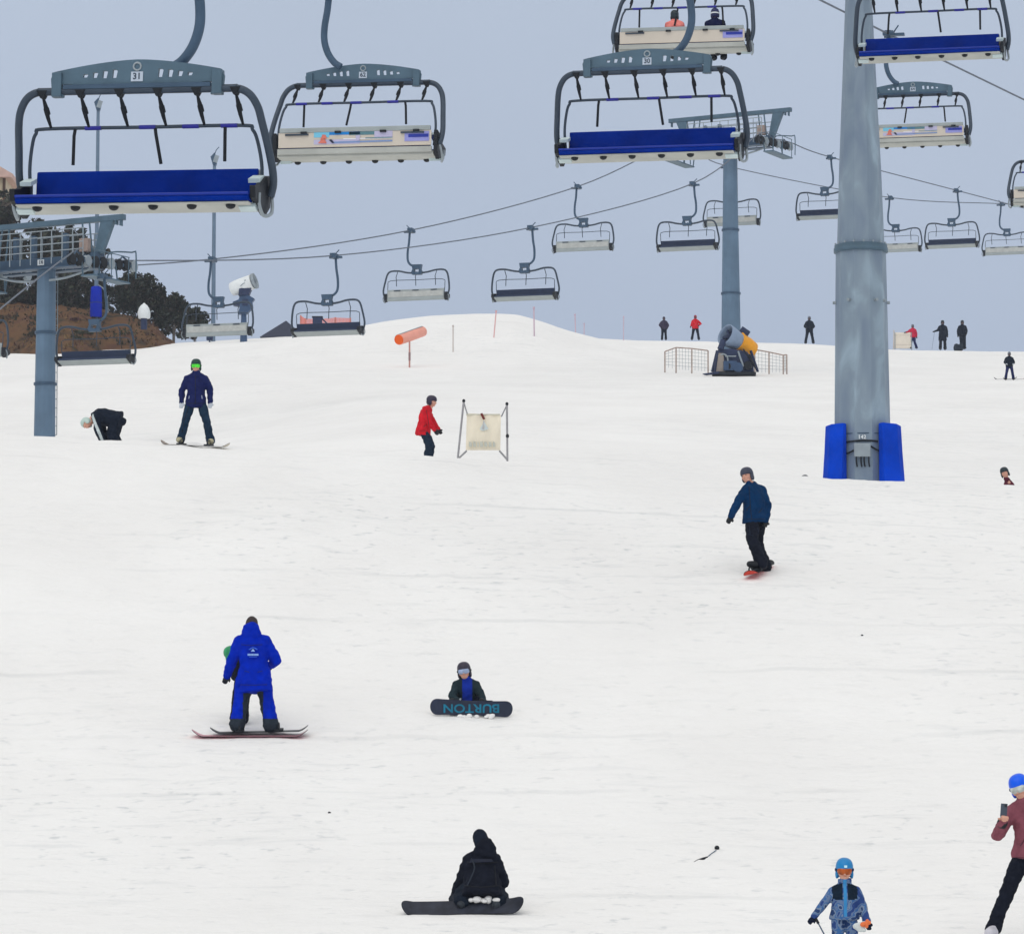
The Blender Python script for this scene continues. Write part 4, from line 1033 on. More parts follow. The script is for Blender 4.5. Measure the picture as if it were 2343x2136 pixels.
def trim(root, part, name, pts, r, m, back=False):
    """seam, zip or pocket edge sewn onto a garment along (x,z) points, found on its front or back surface"""
    ob = [c for c in bpy.data.objects if c.parent == root and c.name.split('.')[0] == part][0]; me = ob.data
    bv = BVHTree.FromPolygons([v.co for v in me.vertices], [p.vertices[:] for p in me.polygons]); k = root['k']; out = []
    P_ = []
    for (a, b), (c, d) in zip(pts, pts[1:]):
        n = max(2, int(math.hypot(c - a, d - b) / .025))
        P_ += [(a + (c - a) * i / n, b + (d - b) * i / n) for i in range(n)]
    P_.append(pts[-1])
    for x, z in P_:
        h = bv.ray_cast(V((x * k, -3, z * k)), V((0, 1, 0)))
        if h[0] is not None: out.append(h[0] + V((0, -r * .25, 0)))
    if len(out) > 2: MB().tube(out, r, 6).build(name, m, ob)
STAND = dict(pelvis=(0, 0, .94), chest=(0, -.02, 1.28), neck=(0, -.01, 1.46), head=(0, -.035, 1.605), shL=(-.18, 0, 1.375), shR=(.18, 0, 1.375),
             elL=(-.26, .02, 1.12), elR=(.26, .02, 1.12), wrL=(-.27, -.05, .88), wrR=(.27, -.05, .88), hipL=(-.095, 0, .90), hipR=(.095, 0, .90),
             knL=(-.12, -.03, .50), knR=(.12, -.03, .50), anL=(-.14, .03, .10), anR=(.14, .03, .10), toeL=(-.17, -.17, .05), toeR=(.17, -.17, .05))
def person(label, group, loc, rz, k, J, face, st, vox=.016, near=True, hs=1.0, bag=1.0, seed=0):
    """st: jacket, trousers, boots, gloves, head ('helmet','beanie','hood'), headmat, goggles, extra"""
    j = {a: V(b) * k for a, b in dict(STAND, **J).items()}
    for q in 'LR': j['sh' + q] = j['sh' + q] - (j['neck'] - j['chest']).normalized() * .03 * k
    root = empty('person', loc, rz); tag(root, label, 'person', group)
    Fd = V(face).normalized(); up0 = (j['head'] - j['neck']).normalized(); Rt = Fd.cross(up0).normalized(); U = Rt.cross(Fd).normalized()
    H = j['head']; h = k * hs
    MH = Matrix((Rt, -Fd, U)).transposed().to_4x4()       # head frame: x right, y back, z up
    hp = lambda x, y, z: H + (Rt * x - Fd * y + U * z) * h
    body = MB()
    body.ell(H, (.076 * h, .096 * h, .115 * h), MH); body.ell(hp(0, -.035, -.065), (.055 * h, .055 * h, .05 * h), MH)
    body.caps(hp(0, -.085, .01), hp(0, -.108, -.022), .011 * h, .017 * h, 8); body.ell(hp(0, -.088, -.058), (.026 * h, .012 * h, .010 * h), MH)
    body.ell(hp(0, -.082, .028), (.05 * h, .018 * h, .012 * h), MH)
    for s in (-1, 1): body.ell(hp(.078 * s, .01, -.01), (.012 * h, .02 * h, .032 * h), MH); body.ell(hp(.045 * s, -.06, -.03), (.028 * h, .03 * h, .028 * h), MH)
    body.caps(H - U * .06 * h, j['neck'] - V((0, 0, .04 * k)), .055 * h, .06 * k)
    body.caps(j['neck'], j['chest'], .075 * k, .11 * k); body.caps(j['chest'], j['pelvis'], .11 * k, .11 * k)
    for s in 'LR':
        body.caps(j['chest'] + V((0, 0, .08 * k)), j['sh' + s], .07 * k, .06 * k); body.caps(j['sh' + s], j['el' + s], .05 * k, .04 * k); body.caps(j['el' + s], j['wr' + s], .04 * k, .028 * k)
        body.caps(j['pelvis'], j['hip' + s], .09 * k, .085 * k); body.caps(j['hip' + s], j['kn' + s], .08 * k, .055 * k); body.caps(j['kn' + s], j['an' + s], .055 * k, .04 * k)
    def hand(mb, s, r, g):
        d = (j['wr' + s] - j['el' + s]).normalized(); sd = 1 if s == 'R' else -1
        side = d.cross(V((0, -1, 0)))
        if st.get('hand' + s): side = V(st['hand' + s])
        side = (side - d * side.dot(d)).normalized(); n = side.cross(d).normalized(); w_ = j['wr' + s]
        mb.caps(j['wr' + s] - d * .03 * k, w_ + d * .02 * k, .034 * k * g, .036 * k * g)
        for a in (-.026, -.009, .009, .026): mb.caps(w_ + d * .02 * k + side * a * .6 * k, w_ + d * .085 * k + side * a * k, .020 * k * g, .018 * k * g, 8)
        for q, a in enumerate((-.030, -.010, .010, .030)):
            L = (.068, .080, .074, .056)[q] * k; cu = st.get('curl', .6)
            b0 = w_ + d * .088 * k + side * a * k; b1 = b0 + (d * math.cos(cu * .6) + n * math.sin(cu * .6)).normalized() * L * .5; b2 = b1 + (d * math.cos(cu * 1.7) + n * math.sin(cu * 1.7)).normalized() * L * .55
            mb.caps(b0, b1, r, r * .95, 8); mb.caps(b1, b2, r * .95, r * .8, 8)
        t0 = w_ + d * .03 * k - side * .035 * k * (1); t1 = t0 + (d * .6 - side * .6 + n * .35).normalized() * .04 * k; t2 = t1 + (d * .85 - side * .1 + n * .45).normalized() * .032 * k
        mb.caps(t0, t1, r * 1.25, r * 1.1, 8); mb.caps(t1, t2, r * 1.1, r * .9, 8)
    bare = st.get('bare', '')
    for s in bare: hand(body, s, .0105 * k, .9)
    solid('body', body, st.get('skin', M_skin), root, max(.008 * k, vox * .55), 0, it=1)
    for s in 'LR':
        if s in bare: continue
        g = MB()
        if near: hand(g, s, .0145 * k, 1.15)
        else: d = (j['wr' + s] - j['el' + s]).normalized(); g.caps(j['wr' + s] - d * .03 * k, j['wr' + s] + d * .13 * k, .045 * k, .05 * k); g.caps(j['wr' + s] + d * .04 * k, j['wr' + s] + d * .09 * k + V((0, -.05, 0)) * k, .02 * k, .016 * k)
        solid('glove', g, st.get('gloves', M_black), root, .011 * k if near else vox, 0, it=1)
    # jacket: torso loft plus sleeves, fused
    jk = MB(); ax = (j['chest'] - j['pelvis']).normalized(); latp = (j['hipR'] - j['hipL']).normalized(); latc = (j['shR'] - j['shL']).normalized()
    rings = []; hem = st.get('hem', .14)
    for f, rx, ry in ((-hem / .34, .222, .168), (-.12, .214, .165), (.18, .195, .150), (.5, .182, .136), (.85, .200, .140), (1.08, .198, .135), (1.24, .160, .115), (1.38, .115, .098), (1.52, .085, .085)):
        if f <= 1: c = j['pelvis'].lerp(j['chest'], f) if f >= 0 else j['pelvis'] + ax * f * .34 * k
        else: c = j['chest'].lerp(j['neck'], min(1.25, (f - 1) / .5))
        lat = latp.lerp(latc, max(0, min(1, f))).normalized(); a2 = ax if f <= .9 else (j['neck'] - j['chest']).normalized()
        lat = (lat - a2 * lat.dot(a2)).normalized(); fw = a2.cross(lat).normalized()
        rings.append((c, lat * rx * k * bag, fw * ry * k * bag))
    jk.loft(rings, 18)
    for s in 'LR':
        a, b, c = j['sh' + s], j['el' + s], j['wr' + s]; sl = st.get('sleeve', 1.0) * (1 + .6 * (bag - 1))
        jk.caps(j['neck'].lerp(j['chest'], .12), a, .078 * k, .076 * k * sl); jk.caps(j['chest'], a - V((0, 0, .05 * k)), .11 * k * bag, .085 * k * sl)
        jk.ell(a, (.080 * k * sl,) * 3); jk.caps(a, b, .079 * k * sl, .070 * k * sl); jk.caps(b, c, .070 * k * sl, .054 * k * sl); jk.caps(b.lerp(c, .86), c, .058 * k * sl, .056 * k * sl)
    if st.get('collar', True): jk.loft([(j['neck'] - V((0, 0, .03 * k)), latc * .095 * k, V((0, .095 * k, 0))), (j['neck'] + (H - j['neck']) * .28, latc * .085 * h, V((0, .09 * h, 0))), (j['neck'] + (H - j['neck']) * .42, latc * .078 * h, V((0, .085 * h, 0)))], 14)
    if st.get('hoodback'): q = st['hoodback']; jk.ell(j['neck'] + V(q) * k, (.15 * k, .09 * k, .12 * k)); jk.ell(j['neck'] + V(q) * k + V((0, 0, .07)) * k, (.12 * k, .09 * k, .10 * k))
    solid('jacket', jk, st['jacket'], root, vox, .015 * k * st.get('wr', 1), 8, seed, st.get('jfn'))
    tr = MB(); bt = st.get('bagt', bag); tr.ell(j['pelvis'] - V((0, 0, .02)) * k, (.165 * k * bt, .122 * k * bt, .13 * k))
    for s in 'LR':
        hq, kq, aq = j['hip' + s], j['kn' + s], j['an' + s]
        tr.caps(hq, hq.lerp(kq, .35), .088 * k * bt, .102 * k * bt); tr.caps(hq.lerp(kq, .35), kq, .102 * k * bt, .084 * k * bt); tr.caps(kq, kq.lerp(aq, .55), .084 * k * bt, .082 * k * bt); tr.caps(kq.lerp(aq, .5), aq.lerp(kq, -.02), .080 * k * bt, .092 * k * bt)
    solid('trousers', tr, st['trousers'], root, vox, .015 * k, 9, seed + 5, st.get('tfn'))
    for s in 'LR':
        bo = MB(); a, t = j['an' + s], j['toe' + s]
        bo.caps(a + (j['kn' + s] - a) * .25, a + V((0, 0, -.02)) * k, .066 * k, .068 * k); bo.caps(a - V((0, 0, .03 * k)), t + V((0, 0, .01 * k)), .064 * k, .056 * k); bo.caps(a + (a - t).normalized() * .05 * k - V((0, 0, .03 * k)), a - V((0, 0, .03)) * k, .06 * k, .06 * k)
        solid('boot', bo, st.get('boots', M_black), root, vox * .9, 0, it=1)
    hd = st.get('head', 'helmet'); hm = st.get('headmat', M_black)
    if hd == 'helmet':
        he = MB(); rs = []
        for z, r in ((.012, 1.0), (.05, 1.0), (.09, .90), (.12, .70), (.138, .42), (.143, .12)): rs.append((hp(0, .012, z + .01), Rt * .105 * h * r, -Fd * .128 * h * r))
        he.loft(rs, 20); he.ell(hp(0, .045, -.01), (.097 * h, .088 * h, .085 * h), MH)
        for s in (-1, 1): he.ell(hp(.088 * s, .015, -.04), (.022 * h, .05 * h, .062 * h), MH)
        ho = solid('helmet', he, hm, root, .011 * h if near else vox * .8, 0, it=2)
        if near:
            for a in (-.5, .5):
                for z in (.10, .115): MB().ell(hp(math.sin(a) * .07, -.055, z - .004), (.017 * h, .012 * h, .006 * h), MH, 8, 6).build('vent', M_black, ho)
    else:
        he = MB(); he.ell(hp(0, .012, .022), (.094 * h, .112 * h, .118 * h), MH); 
        if hd == 'hood': he.ell(hp(0, .05, -.03), (.098 * h, .085 * h, .12 * h), MH); he.caps(hp(0, .07, -.06), j['neck'], .07 * h, .09 * k)
        me_ = solid('beanie' if hd == 'beanie' else 'hood', he, hm, root, .012 * h if near else vox * .8, .004 * k, 30, seed, None, 2)
    if st.get('goggles'):
        gl = MB(); rr = []
        for a in np.linspace(-1.15, 1.15, 13):
            fl = .4 + .6 * min(1, (1.15 - abs(a)) * 4)
            rr.append((hp(math.sin(a) * .090, -math.cos(a) * .112 + .004, .008), U * .040 * h * fl, (Rt * math.sin(a) + Fd * math.cos(a)) * .016 * h * fl))
        go = gl.loft(rr, 10).build('goggles', st['goggles'], root)
        sp = MB(); rr = []
        for a in np.linspace(1.15, 2 * math.pi - 1.15, 21): rr.append((hp(math.sin(a) * .108, -math.cos(a) * .130 + .012, .012), U * .016 * h, (Rt * math.sin(a) + Fd * math.cos(a)) * .006 * h))
        sp.loft(rr, 8).build('strap', st.get('strap', M_black), go)
    elif near and st.get('eyes', True):
        for s in (-1, 1): MB().ell(hp(.03 * s, -.083, .012), (.012 * h, .010 * h, .007 * h), MH, 8, 6).build('eye', M_rubber, root)
    root['k'] = k
    return root, j, dict(H=H, hp=hp, h=h, U=U, R=Rt, F=Fd)
def board(label, loc, length, width, ax, upv, m_top, m_base, cat='snowboard', group='snowboards', binds=True, parent=None, kind='snowboard'):
    """board centred on loc, long axis ax, upv = normal of its top face"""
    X = V(ax).normalized(); Z = V(upv); Z = (Z - X * Z.dot(X)).normalized(); Y = Z.cross(X)
    root = empty(kind, loc); tag(root, label, cat, group)
    mb = MB(); n = 30; top = []; bot = []
    for i in range(n + 1):
        s = -math.cos(math.pi * i / n); e_ = max(0, (abs(s) - .80) / .20); z = length * .055 * e_ ** 1.6 + .006
        wd = width / 2 * (.86 + .14 * abs(s) ** 2) * (math.sqrt(max(0, 1 - e_ ** 2.3)) if e_ > 0 else 1); wd = max(wd, .004)
        for tt in (-1, -.5, 0, .5, 1):
            p = X * s * length / 2 + Y * wd * tt + Z * z; top.append(p + Z * .009); bot.append(p)
    fs = []; m = len(top)
    for i in range(n):
        for q in range(4): a = i * 5 + q; fs.append((a, a + 1, a + 6, a + 5))
    mb.add(top, fs, True, 0); mb.add(bot, [tuple(reversed(f)) for f in fs], True, 1)
    rim = [i * 5 for i in range(n + 1)] + [n * 5 + q for q in range(1, 5)] + [i * 5 + 4 for i in range(n - 1, -1, -1)] + [q for q in (3, 2, 1)]
    mb.add([top[i] for i in rim] + [bot[i] for i in rim], [(i, (i + 1) % len(rim), (i + 1) % len(rim) + len(rim), i + len(rim)) for i in range(len(rim))], False, 2)
    mb.build('deck', [m_top, m_base, M_rubber], root)
    if binds:
        for s in (-.2, .2):
            b = MB(); c = X * s * length + Z * .02; Mx = Matrix((X, Y, Z)).transposed().to_4x4()
            b.box(c + Z * .015, (.13, width * .95, .03), Mx); bo = b.build('binding', M_black, root)
            MB().tube(smooth_path([c - Y * width * .42 + Z * .02, c - Y * width * .25 + Z * .10, c + Y * width * .25 + Z * .10, c + Y * width * .42 + Z * .02], 3), .014, 6).build('strap', M_black, bo)
    return root
def skis(label, locs, length, ax, mt, group='skis'):
    for i, lc in enumerate(locs): board(label[i], lc, length, .075, ax, (0, 0, 1), mt, mt, 'ski', group, False, None, 'ski')
def ski_pole(label, a, b):
    root = empty('ski_pole', b); tag(root, label, 'ski pole', 'ski poles'); v = V(a) - V(b)
    MB().tube([v * 0, v * .93], .008, 6).build('shaft', M_steel_d, root); MB().tube([v * .9, v], .016, 6).build('grip', M_black, root); MB().lathe(v * .06, [(.045, 0), (.012, .01)], 10, v).build('basket', M_black, root)
    return root

cl = lambda n, c, **kw: mat(n, c, .8, 0, .22, 8, .25, .08, **kw)
C_navy = cl('cloth_navy', (26, 34, 84)); C_dteal = cl('cloth_dark_teal', (28, 50, 72)); C_dark = cl('cloth_dark', (24, 32, 46)); C_black = cl('cloth_black', (22, 26, 38))
C_red = cl('cloth_red', (206, 30, 44)); C_teal = cl('cloth_teal_blue', (2, 48, 88)); C_royal = mat('cloth_royal', (0, 40, 176), .8, 0, .2, 7, .0, .04); C_char = cl('cloth_charcoal', (44, 52, 62)); C_maroon = cl('cloth_maroon', (136, 78, 90)); C_white = cl('cloth_white', (196, 206, 206))
GP = 'people on the snow slope'

def dress(pr, jm, tm, zipx=None, zz=(.84, 1.40), pockets=(), hem=None, legs=()):
    if zipx is not None: trim(pr, 'jacket', 'zip', [(zipx[0], zz[0]), (zipx[1], zz[1])], .007, jm)
    for q in pockets: trim(pr, 'jacket', 'pocket_edge', q, .008, tm)
    if hem: trim(pr, 'jacket', 'seam', hem, .006, jm)
    for q in legs: trim(pr, 'trousers', 'seam', q, .007, jm)
# --- standing snowboarder, left
d = 78.3; g = ground(385 * DP, 879 * DP, 70, 84)
kk = (P(385 * DP, 708 * DP, g.y).z - g.z) / 1.77
pr, j, hd = person('snowboarder standing legs apart, navy jacket and bright green goggles', GP, g + V((0, 0, .03)), 0, kk,
    dict(pelvis=(0, 0, .93), hipL=(-.10, 0, .89), hipR=(.10, 0, .89), knL=(-.20, -.06, .5), knR=(.22, -.06, .49), anL=(-.30, 0, .13), anR=(.30, -.01, .10), toeL=(-.33, -.18, .08), toeR=(.33, -.19, .05),
         elL=(-.285, .02, 1.12), elR=(.285, .02, 1.12), wrL=(-.29, -.05, .87), wrR=(.29, -.05, .87)), (0, -1, -.12),
    dict(jacket=C_navy, trousers=C_dteal, gloves=mat('glove_grey', (190, 196, 204), .7), boots=mat('boot_beige', (176, 170, 140), .7), headmat=mat('helmet_green', (26, 62, 56), .4, 0, .1), goggles=mat('goggle_green', (84, 232, 60), .25, 0, .25, 12), hem=.17, strap=M_black), .015, bag=1.0, seed=3)
board('thin brown snowboard under the standing navy snowboarder, seen edge on', ground(384 * DP, 880 * DP, 70, 84) + V((0, 0, .02)), 1.50, .27, (1, -.28, -.075), (0, -.1, 1), mat('board_taupe', (150, 136, 122), .5), mat('board_cream', (222, 214, 196), .5), binds=True)
S_dark = mat('seam_dark', (14, 18, 34), .7); S_pale = mat('seam_pale', (170, 180, 200), .7)
dress(pr, S_dark, S_pale, (0, .0), pockets=([(-.135, .93), (-.125, .99)], [(.135, .93), (.125, 1.0)]), hem=[(-.17, .84), (0, .83), (.17, .84)], legs=([(-.13, .78), (-.22, .5), (-.27, .25)],))
# --- bending person behind the lip
b = on(238, 87.5)
person('person in dark jacket with white sleeve stripe bending right down to the snow', GP, V((P(205 * DP, 860 * DP, 87.5).x, 87.5, P(205 * DP, 868 * DP, 87.5).z - .28)), 0, 1.0,
    dict(pelvis=(.27, 0, .74), chest=(-.06, 0, .84), neck=(-.26, -.02, .78), head=(-.385, -.04, .67), shL=(-.17, -.19, .78), shR=(-.17, .19, .78), elL=(-.12, -.24, .50), elR=(-.02, .2, .5), wrL=(-.02, -.22, .27), wrR=(.06, .15, .26),
         hipL=(.29, -.1, .72), hipR=(.29, .1, .72), knL=(.17, -.14, .42), knR=(.20, .14, .42), anL=(.30, -.14, .10), anR=(.36, .14, .10), toeL=(.1, -.14, .05), toeR=(.16, .14, .05)), (-.55, -.25, -.8),
    dict(jacket=[C_dark, C_white], trousers=C_dark, headmat=mat('helmet_pale_green', (188, 208, 200), .4, 0, .06), goggles=None, hem=.10, collar=False, eyes=False,
         jfn=lambda c: 1 if (c.y < -.13 and abs((c.x + .24) - (.81 - c.z) * .42) < .034 and c.z < .90) else 0), .016, bag=1.42, seed=8)
# --- red jacket, side view
d = 91.0; b = P(979, 1060, d); zt = P(984, 780 * DP, d).z; k3 = 1.0
pr, j, hd = person('skier in red jacket and dark trousers walking to the right, left of the cream banner', GP, V((b.x, d, zt - 1.66)), 0, k3,
    dict(pelvis=(-.10, 0, .90), chest=(-.06, 0, 1.24), neck=(.03, 0, 1.40), head=(.09, -.01, 1.53), shL=(-.04, -.19, 1.36), shR=(-.01, .18, 1.36), elL=(.01, -.25, 1.07), elR=(.12, .22, 1.08), wrL=(.15, -.22, .86), wrR=(.24, .16, .9),
         hipL=(-.10, -.1, .87), hipR=(-.10, .1, .87), knL=(.03, -.12, .5), knR=(.08, .1, .5), anL=(-.04, -.12, .1), anR=(.0, .12, .1), toeL=(.18, -.13, .05), toeR=(.2, .12, .05)), (1, -.25, -.15),
    dict(jacket=C_red, trousers=cl('cloth_slate', (30, 46, 64)), gloves=M_black, headmat=mat('helmet_plum', (52, 46, 66), .4), hem=.16), .016, bag=1.08, seed=12)
dress(pr, mat('seam_wine', (120, 20, 34), .7), mat('seam_wine', (120, 20, 34), .7), None, pockets=([(-.10, .92), (-.02, .98)], [(-.03, 1.30), (.0, 1.12), (.03, .95)]), hem=[(-.2, .83), (0, .83)])
# --- teal snowboarder, right
g = ground(1493 * DP, 1128 * DP, 60, 74); k4 = (P(1468 * DP, 920 * DP, g.y).z - g.z) / 1.76
pr, j, hd = person('snowboarder in deep blue jacket gliding alone below the near tower, arm held out', GP, g + V((0, 0, .03)), 0, k4,
    dict(pelvis=(-.05, 0, .94), chest=(-.075, -.01, 1.28), neck=(-.125, -.02, 1.45), head=(-.18, -.04, 1.585), shL=(-.20, -.13, 1.385), shR=(.065, .12, 1.385), elL=(-.34, -.19, 1.14), elR=(.165, .10, 1.10), wrL=(-.46, -.24, .90), wrR=(.12, -.04, .84),
         hipL=(-.10, -.05, .90), hipR=(.02, .05, .90), knL=(-.11, -.20, .52), knR=(-.01, .16, .50), anL=(.03, -.24, .13), anR=(.13, .22, .11), toeL=(-.16, -.30, .09), toeR=(-.07, .16, .07)), (-.55, -.83, -.05),
    dict(jacket=C_teal, trousers=C_black, gloves=M_black, headmat=mat('helmet_slate', (62, 66, 82), .5), hem=.13, bagt=1.2), .014, bag=1.13, seed=15)
S_ink = mat('seam_ink', (4, 24, 48), .7); S_grey = mat('seam_grey', (62, 68, 78), .7)
dress(pr, S_ink, S_ink, (-.12, -.16), pockets=([(-.20, 1.00), (-.15, 1.07)], [(.0, .96), (.06, 1.03)]), hem=[(-.2, .86), (-.05, .85), (.1, .86)], legs=([(-.16, .74), (-.15, .60)], [(-.18, .60), (-.10, .57)], [(-.02, .72), (.0, .55)]))
board('black snowboard with red underside, nose towards us, under the deep blue jacket', g + V((.02, 0, .05)), 1.45, .27, (.30, .95, .20), (-.28, -.2, 1), mat('board_black', (34, 36, 42), .5), mat('board_red', (206, 66, 50), .5))
# --- instructor from behind and the child in front
g = ground(497 * DP, 1446 * DP, 48, 66); k5 = (P(486 * DP, 1214 * DP, g.y).z - g.z) / 1.73
def leg_dark(c): return 1 if (abs(c.x - .01) < .15 * k5 and c.z < .80 * k5 or c.z < .20 * k5) and not (c.z > .22 * k5 and abs(c.x - .01) > .17 * k5) else 0
pr, j, hd = person('instructor in bright royal blue suit seen from behind, emblem on the back', GP, g + V((0, 0, .03)), 0, k5,
    dict(pelvis=(.02, 0, .92), chest=(-.01, .04, 1.26), neck=(-.03, .08, 1.44), head=(-.03, .13, 1.58), shL=(-.20, .04, 1.37), shR=(.18, .06, 1.37), elL=(-.31, .07, 1.07), elR=(.335, .06, 1.06), wrL=(-.385, .14, .86), wrR=(.25, .30, 1.02),
         hipL=(-.10, 0, .88), hipR=(.12, 0, .88), knL=(-.17, .03, .5), knR=(.20, .03, .5), anL=(-.22, -.03, .12), anR=(.27, -.03, .12), toeL=(-.25, .17, .07), toeR=(.30, .17, .07)), (-.1, 1, -.45),
    dict(jacket=C_royal, trousers=[C_royal, C_char], gloves=M_black, boots=C_char, head='beanie', headmat=mat('beanie_brown', (62, 54, 54), .9), hem=.33, bagt=1.32, hoodback=(0, -.06, .02), sleeve=1.12, eyes=False, tfn=leg_dark, curl=.9), .014, bag=1.12, seed=21)
em = MB(); wm = mat('print_pale_blue', (150, 186, 246), .7)
Q = lambda x, z: V((x * k5 + .005, -.131 * k5 - .022 + .03 * max(0, z - 1.1), z * k5))
def on_back(pts, nm, m):
    mb = MB(); mb.add([Q(*p) + V((0, -.02, 0)) for p in pts] + [Q(*p) + V((0, .03, 0)) for p in pts], [tuple(range(len(pts))), tuple(range(2 * len(pts) - 1, len(pts) - 1, -1))] + [(i, (i + 1) % len(pts), (i + 1) % len(pts) + len(pts), i + len(pts)) for i in range(len(pts))]); return mb.build(nm, m, pr)
p2 = mat('print_mid_blue', (56, 104, 226), .7)
on_back([(.005, 1.225), (.035, 1.185), (-.025, 1.185)], 'emblem_peak', wm)
on_back([(-.06, 1.215), (-.03, 1.235), (.005, 1.25), (.05, 1.235), (.075, 1.215), (.06, 1.21), (.005, 1.238), (-.045, 1.208)], 'emblem_arc', p2)
x = -.072
for w_ in (.015, .02, .014, .02, .016, .018, .014, .016): on_back([(x, 1.125), (x + w_, 1.125), (x + w_ * .8, 1.152), (x, 1.152)], 'emblem_letter', wm); x += w_ + .0035
x = -.05
for w_ in (.022, .03, .026, .022): on_back([(x, 1.102), (x + w_, 1.102), (x + w_, 1.112), (x, 1.112)], 'emblem_line', p2); x += w_ + .004
S_roy = mat('seam_royal', (4, 26, 112), .7)
for q in ([(-.17, 1.29), (-.03, 1.275), (.14, 1.29)], [(-.19, .70), (.02, .69), (.22, .70)], [(-.11, .90), (-.04, .88)], [(.08, .88), (.15, .90)]): trim(pr, 'jacket', 'seam', q, .007, S_roy)
board('black snowboard under the royal blue instructor', g + V((.10, -.02, .035)), 1.42, .26, (1, .02, .025), (0, -.12, 1), mat('board_black', (34, 36, 42), .5), mat('board_maroon', (96, 40, 60), .5))
g2 = ground(478 * DP, 1440 * DP, 48, 66) + V((0, .46, .12)); k6 = .76
person('child with green helmet almost wholly hidden in front of the royal blue instructor', GP, g2 + V((0, 0, 0)), 0, k6,
    dict(anL=(-.20, 0, .12), anR=(-.02, 0, .12), knL=(-.16, -.03, .5), knR=(.0, -.03, .5), toeL=(-.20, .16, .05), toeR=(-.02, .16, .05), head=(-.275, .06, 1.33), neck=(-.20, .03, 1.19), chest=(-.10, .02, 1.08), shL=(-.20, .05, 1.12), shR=(.10, .05, 1.15), elL=(-.22, .16, .92), wrL=(-.12, .3, .9), elR=(.18, .12, .95), wrR=(.1, .3, .9)), (-.5, 1, -.1),
    dict(jacket=C_black, trousers=C_black, headmat=mat('helmet_bright_green', (40, 150, 96), .4, 0, .3, 14), goggles=None, eyes=False), .018, hs=1.3, bag=1.12, seed=5)
board('white and red snowboard reaching out on both sides beneath the royal blue instructor', ground(492 * DP, 1451 * DP, 48, 66) + V((0, 0, .012)), 1.68, .25, (1, .0, .0), (0, -.12, 1), mat('board_pink', (206, 150, 160), .5), mat('board_red_white', (190, 60, 84), .6, 0, .7, 9), binds=False)
# --- seated child with board on edge
g = ground(928 * DP, 1410 * DP, 50, 66); s7 = F / g.y
pr, j, hd = person('child in dark helmet sitting in the snow behind an upright snowboard', GP, g + V((-.09, .30, .02)), 0, .80,
    dict(pelvis=(.04, .20, .20), chest=(.03, .10, .50), neck=(.0, .04, .68), head=(-.025, -.0, .82), shL=(-.17, .08, .60), shR=(.19, .08, .60), elL=(-.25, -.10, .36), elR=(.30, -.06, .36), wrL=(-.14, -.30, .27), wrR=(.34, -.26, .25),
         hipL=(-.09, .16, .18), hipR=(.16, .16, .18), knL=(-.22, -.08, .30), knR=(.28, -.08, .30), anL=(-.24, -.24, .12), anR=(.30, -.24, .12), toeL=(-.24, -.27, .26), toeR=(.30, -.27, .26)), (-.1, -1, -.08),
    dict(jacket=[cl('cloth_forest', (36, 50, 56)), cl('cloth_bib_blue', (24, 52, 160))], trousers=C_black, gloves=mat('glove_pale', (170, 180, 186), .7), headmat=mat('helmet_dark_plum', (52, 48, 62), .4), goggles=mat('goggle_silver', (150, 166, 196), .2, 0, .3, 14), hem=.1, curl=1.1,
         jfn=lambda c: 1 if (-.05 < c.x < .10 and c.y < .06 and c.z < .60) else 0), .013, hs=1.22, bag=1.12, seed=31)
bd = board('dark kids snowboard with teal capital letters, standing on its edge before the seated child', g + V((0, -.05, .125)), 1.22, .25, (1, 0, -.035), (0, 1, .12), M_black, mat('board_base_dark', (38, 46, 66), .45, 0, .2, 5))
lettering('base_lettering', 'BURTON', .175, Matrix.Translation((.0, -.006, .0)) @ Matrix.Rotation(math.pi, 4, 'Y') @ Matrix.Rotation(R(-7), 4, 'X'), mat('letters_teal', (20, 116, 146), .5, 0, .25, 6), bd, .003, 1.18)
sn = MB()
rs_ = random.Random(4)
for _ in range(12): sn.ell((rs_.uniform(-.2, .35), -.035, -.12 + rs_.uniform(-.02, .02)), (rs_.uniform(.02, .05), .025, rs_.uniform(.015, .035)), None, 8, 6)
sn.build('stuck_snow', M_snow, bd)
# --- kneeling person from behind
g = ground(944 * DP, 1797 * DP, 42, 52); k8 = (P(945 * DP, 1640 * DP, g.y).z - g.z) / .95
pr, j, hd = person('person all in black kneeling on the snow with their back to us', GP, g + V((0, .12, .03)), 0, k8,
    dict(pelvis=(.03, .02, .30), chest=(.035, .13, .54), neck=(.04, .12, .715), head=(.01, .14, .84), shL=(-.12, .13, .635), shR=(.185, .14, .625), elL=(-.215, .14, .37), elR=(.285, .14, .35), wrL=(-.285, .22, .17), wrR=(.22, .38, .28),
         hipL=(-.10, .0, .26), hipR=(.15, .0, .26), knL=(-.27, .40, .14), knR=(.25, .42, .12), anL=(-.20, -.02, .11), anR=(.22, -.02, .11), toeL=(-.22, -.12, .06), toeR=(.20, -.12, .06)), (-.2, 1, -.1),
    dict(jacket=C_black, trousers=cl('cloth_ink', (26, 34, 46)), gloves=M_black, boots=mat('boot_snowy', (52, 58, 66), .8, 0, .6, 12), head='hood', headmat=C_dark, hem=.16, hoodback=(.03, -.06, -.01), eyes=False, bagt=1.3, wr=1.4), .013, bag=1.16, seed=41)
S_blk = mat('seam_black', (12, 15, 24), .7)
for q in ([(-.15, .58), (.03, .56), (.22, .58)], [(-.20, .30), (.02, .28), (.24, .30)], [(.18, .54), (.20, .30)]): trim(pr, 'jacket', 'seam', q, .007, S_blk)
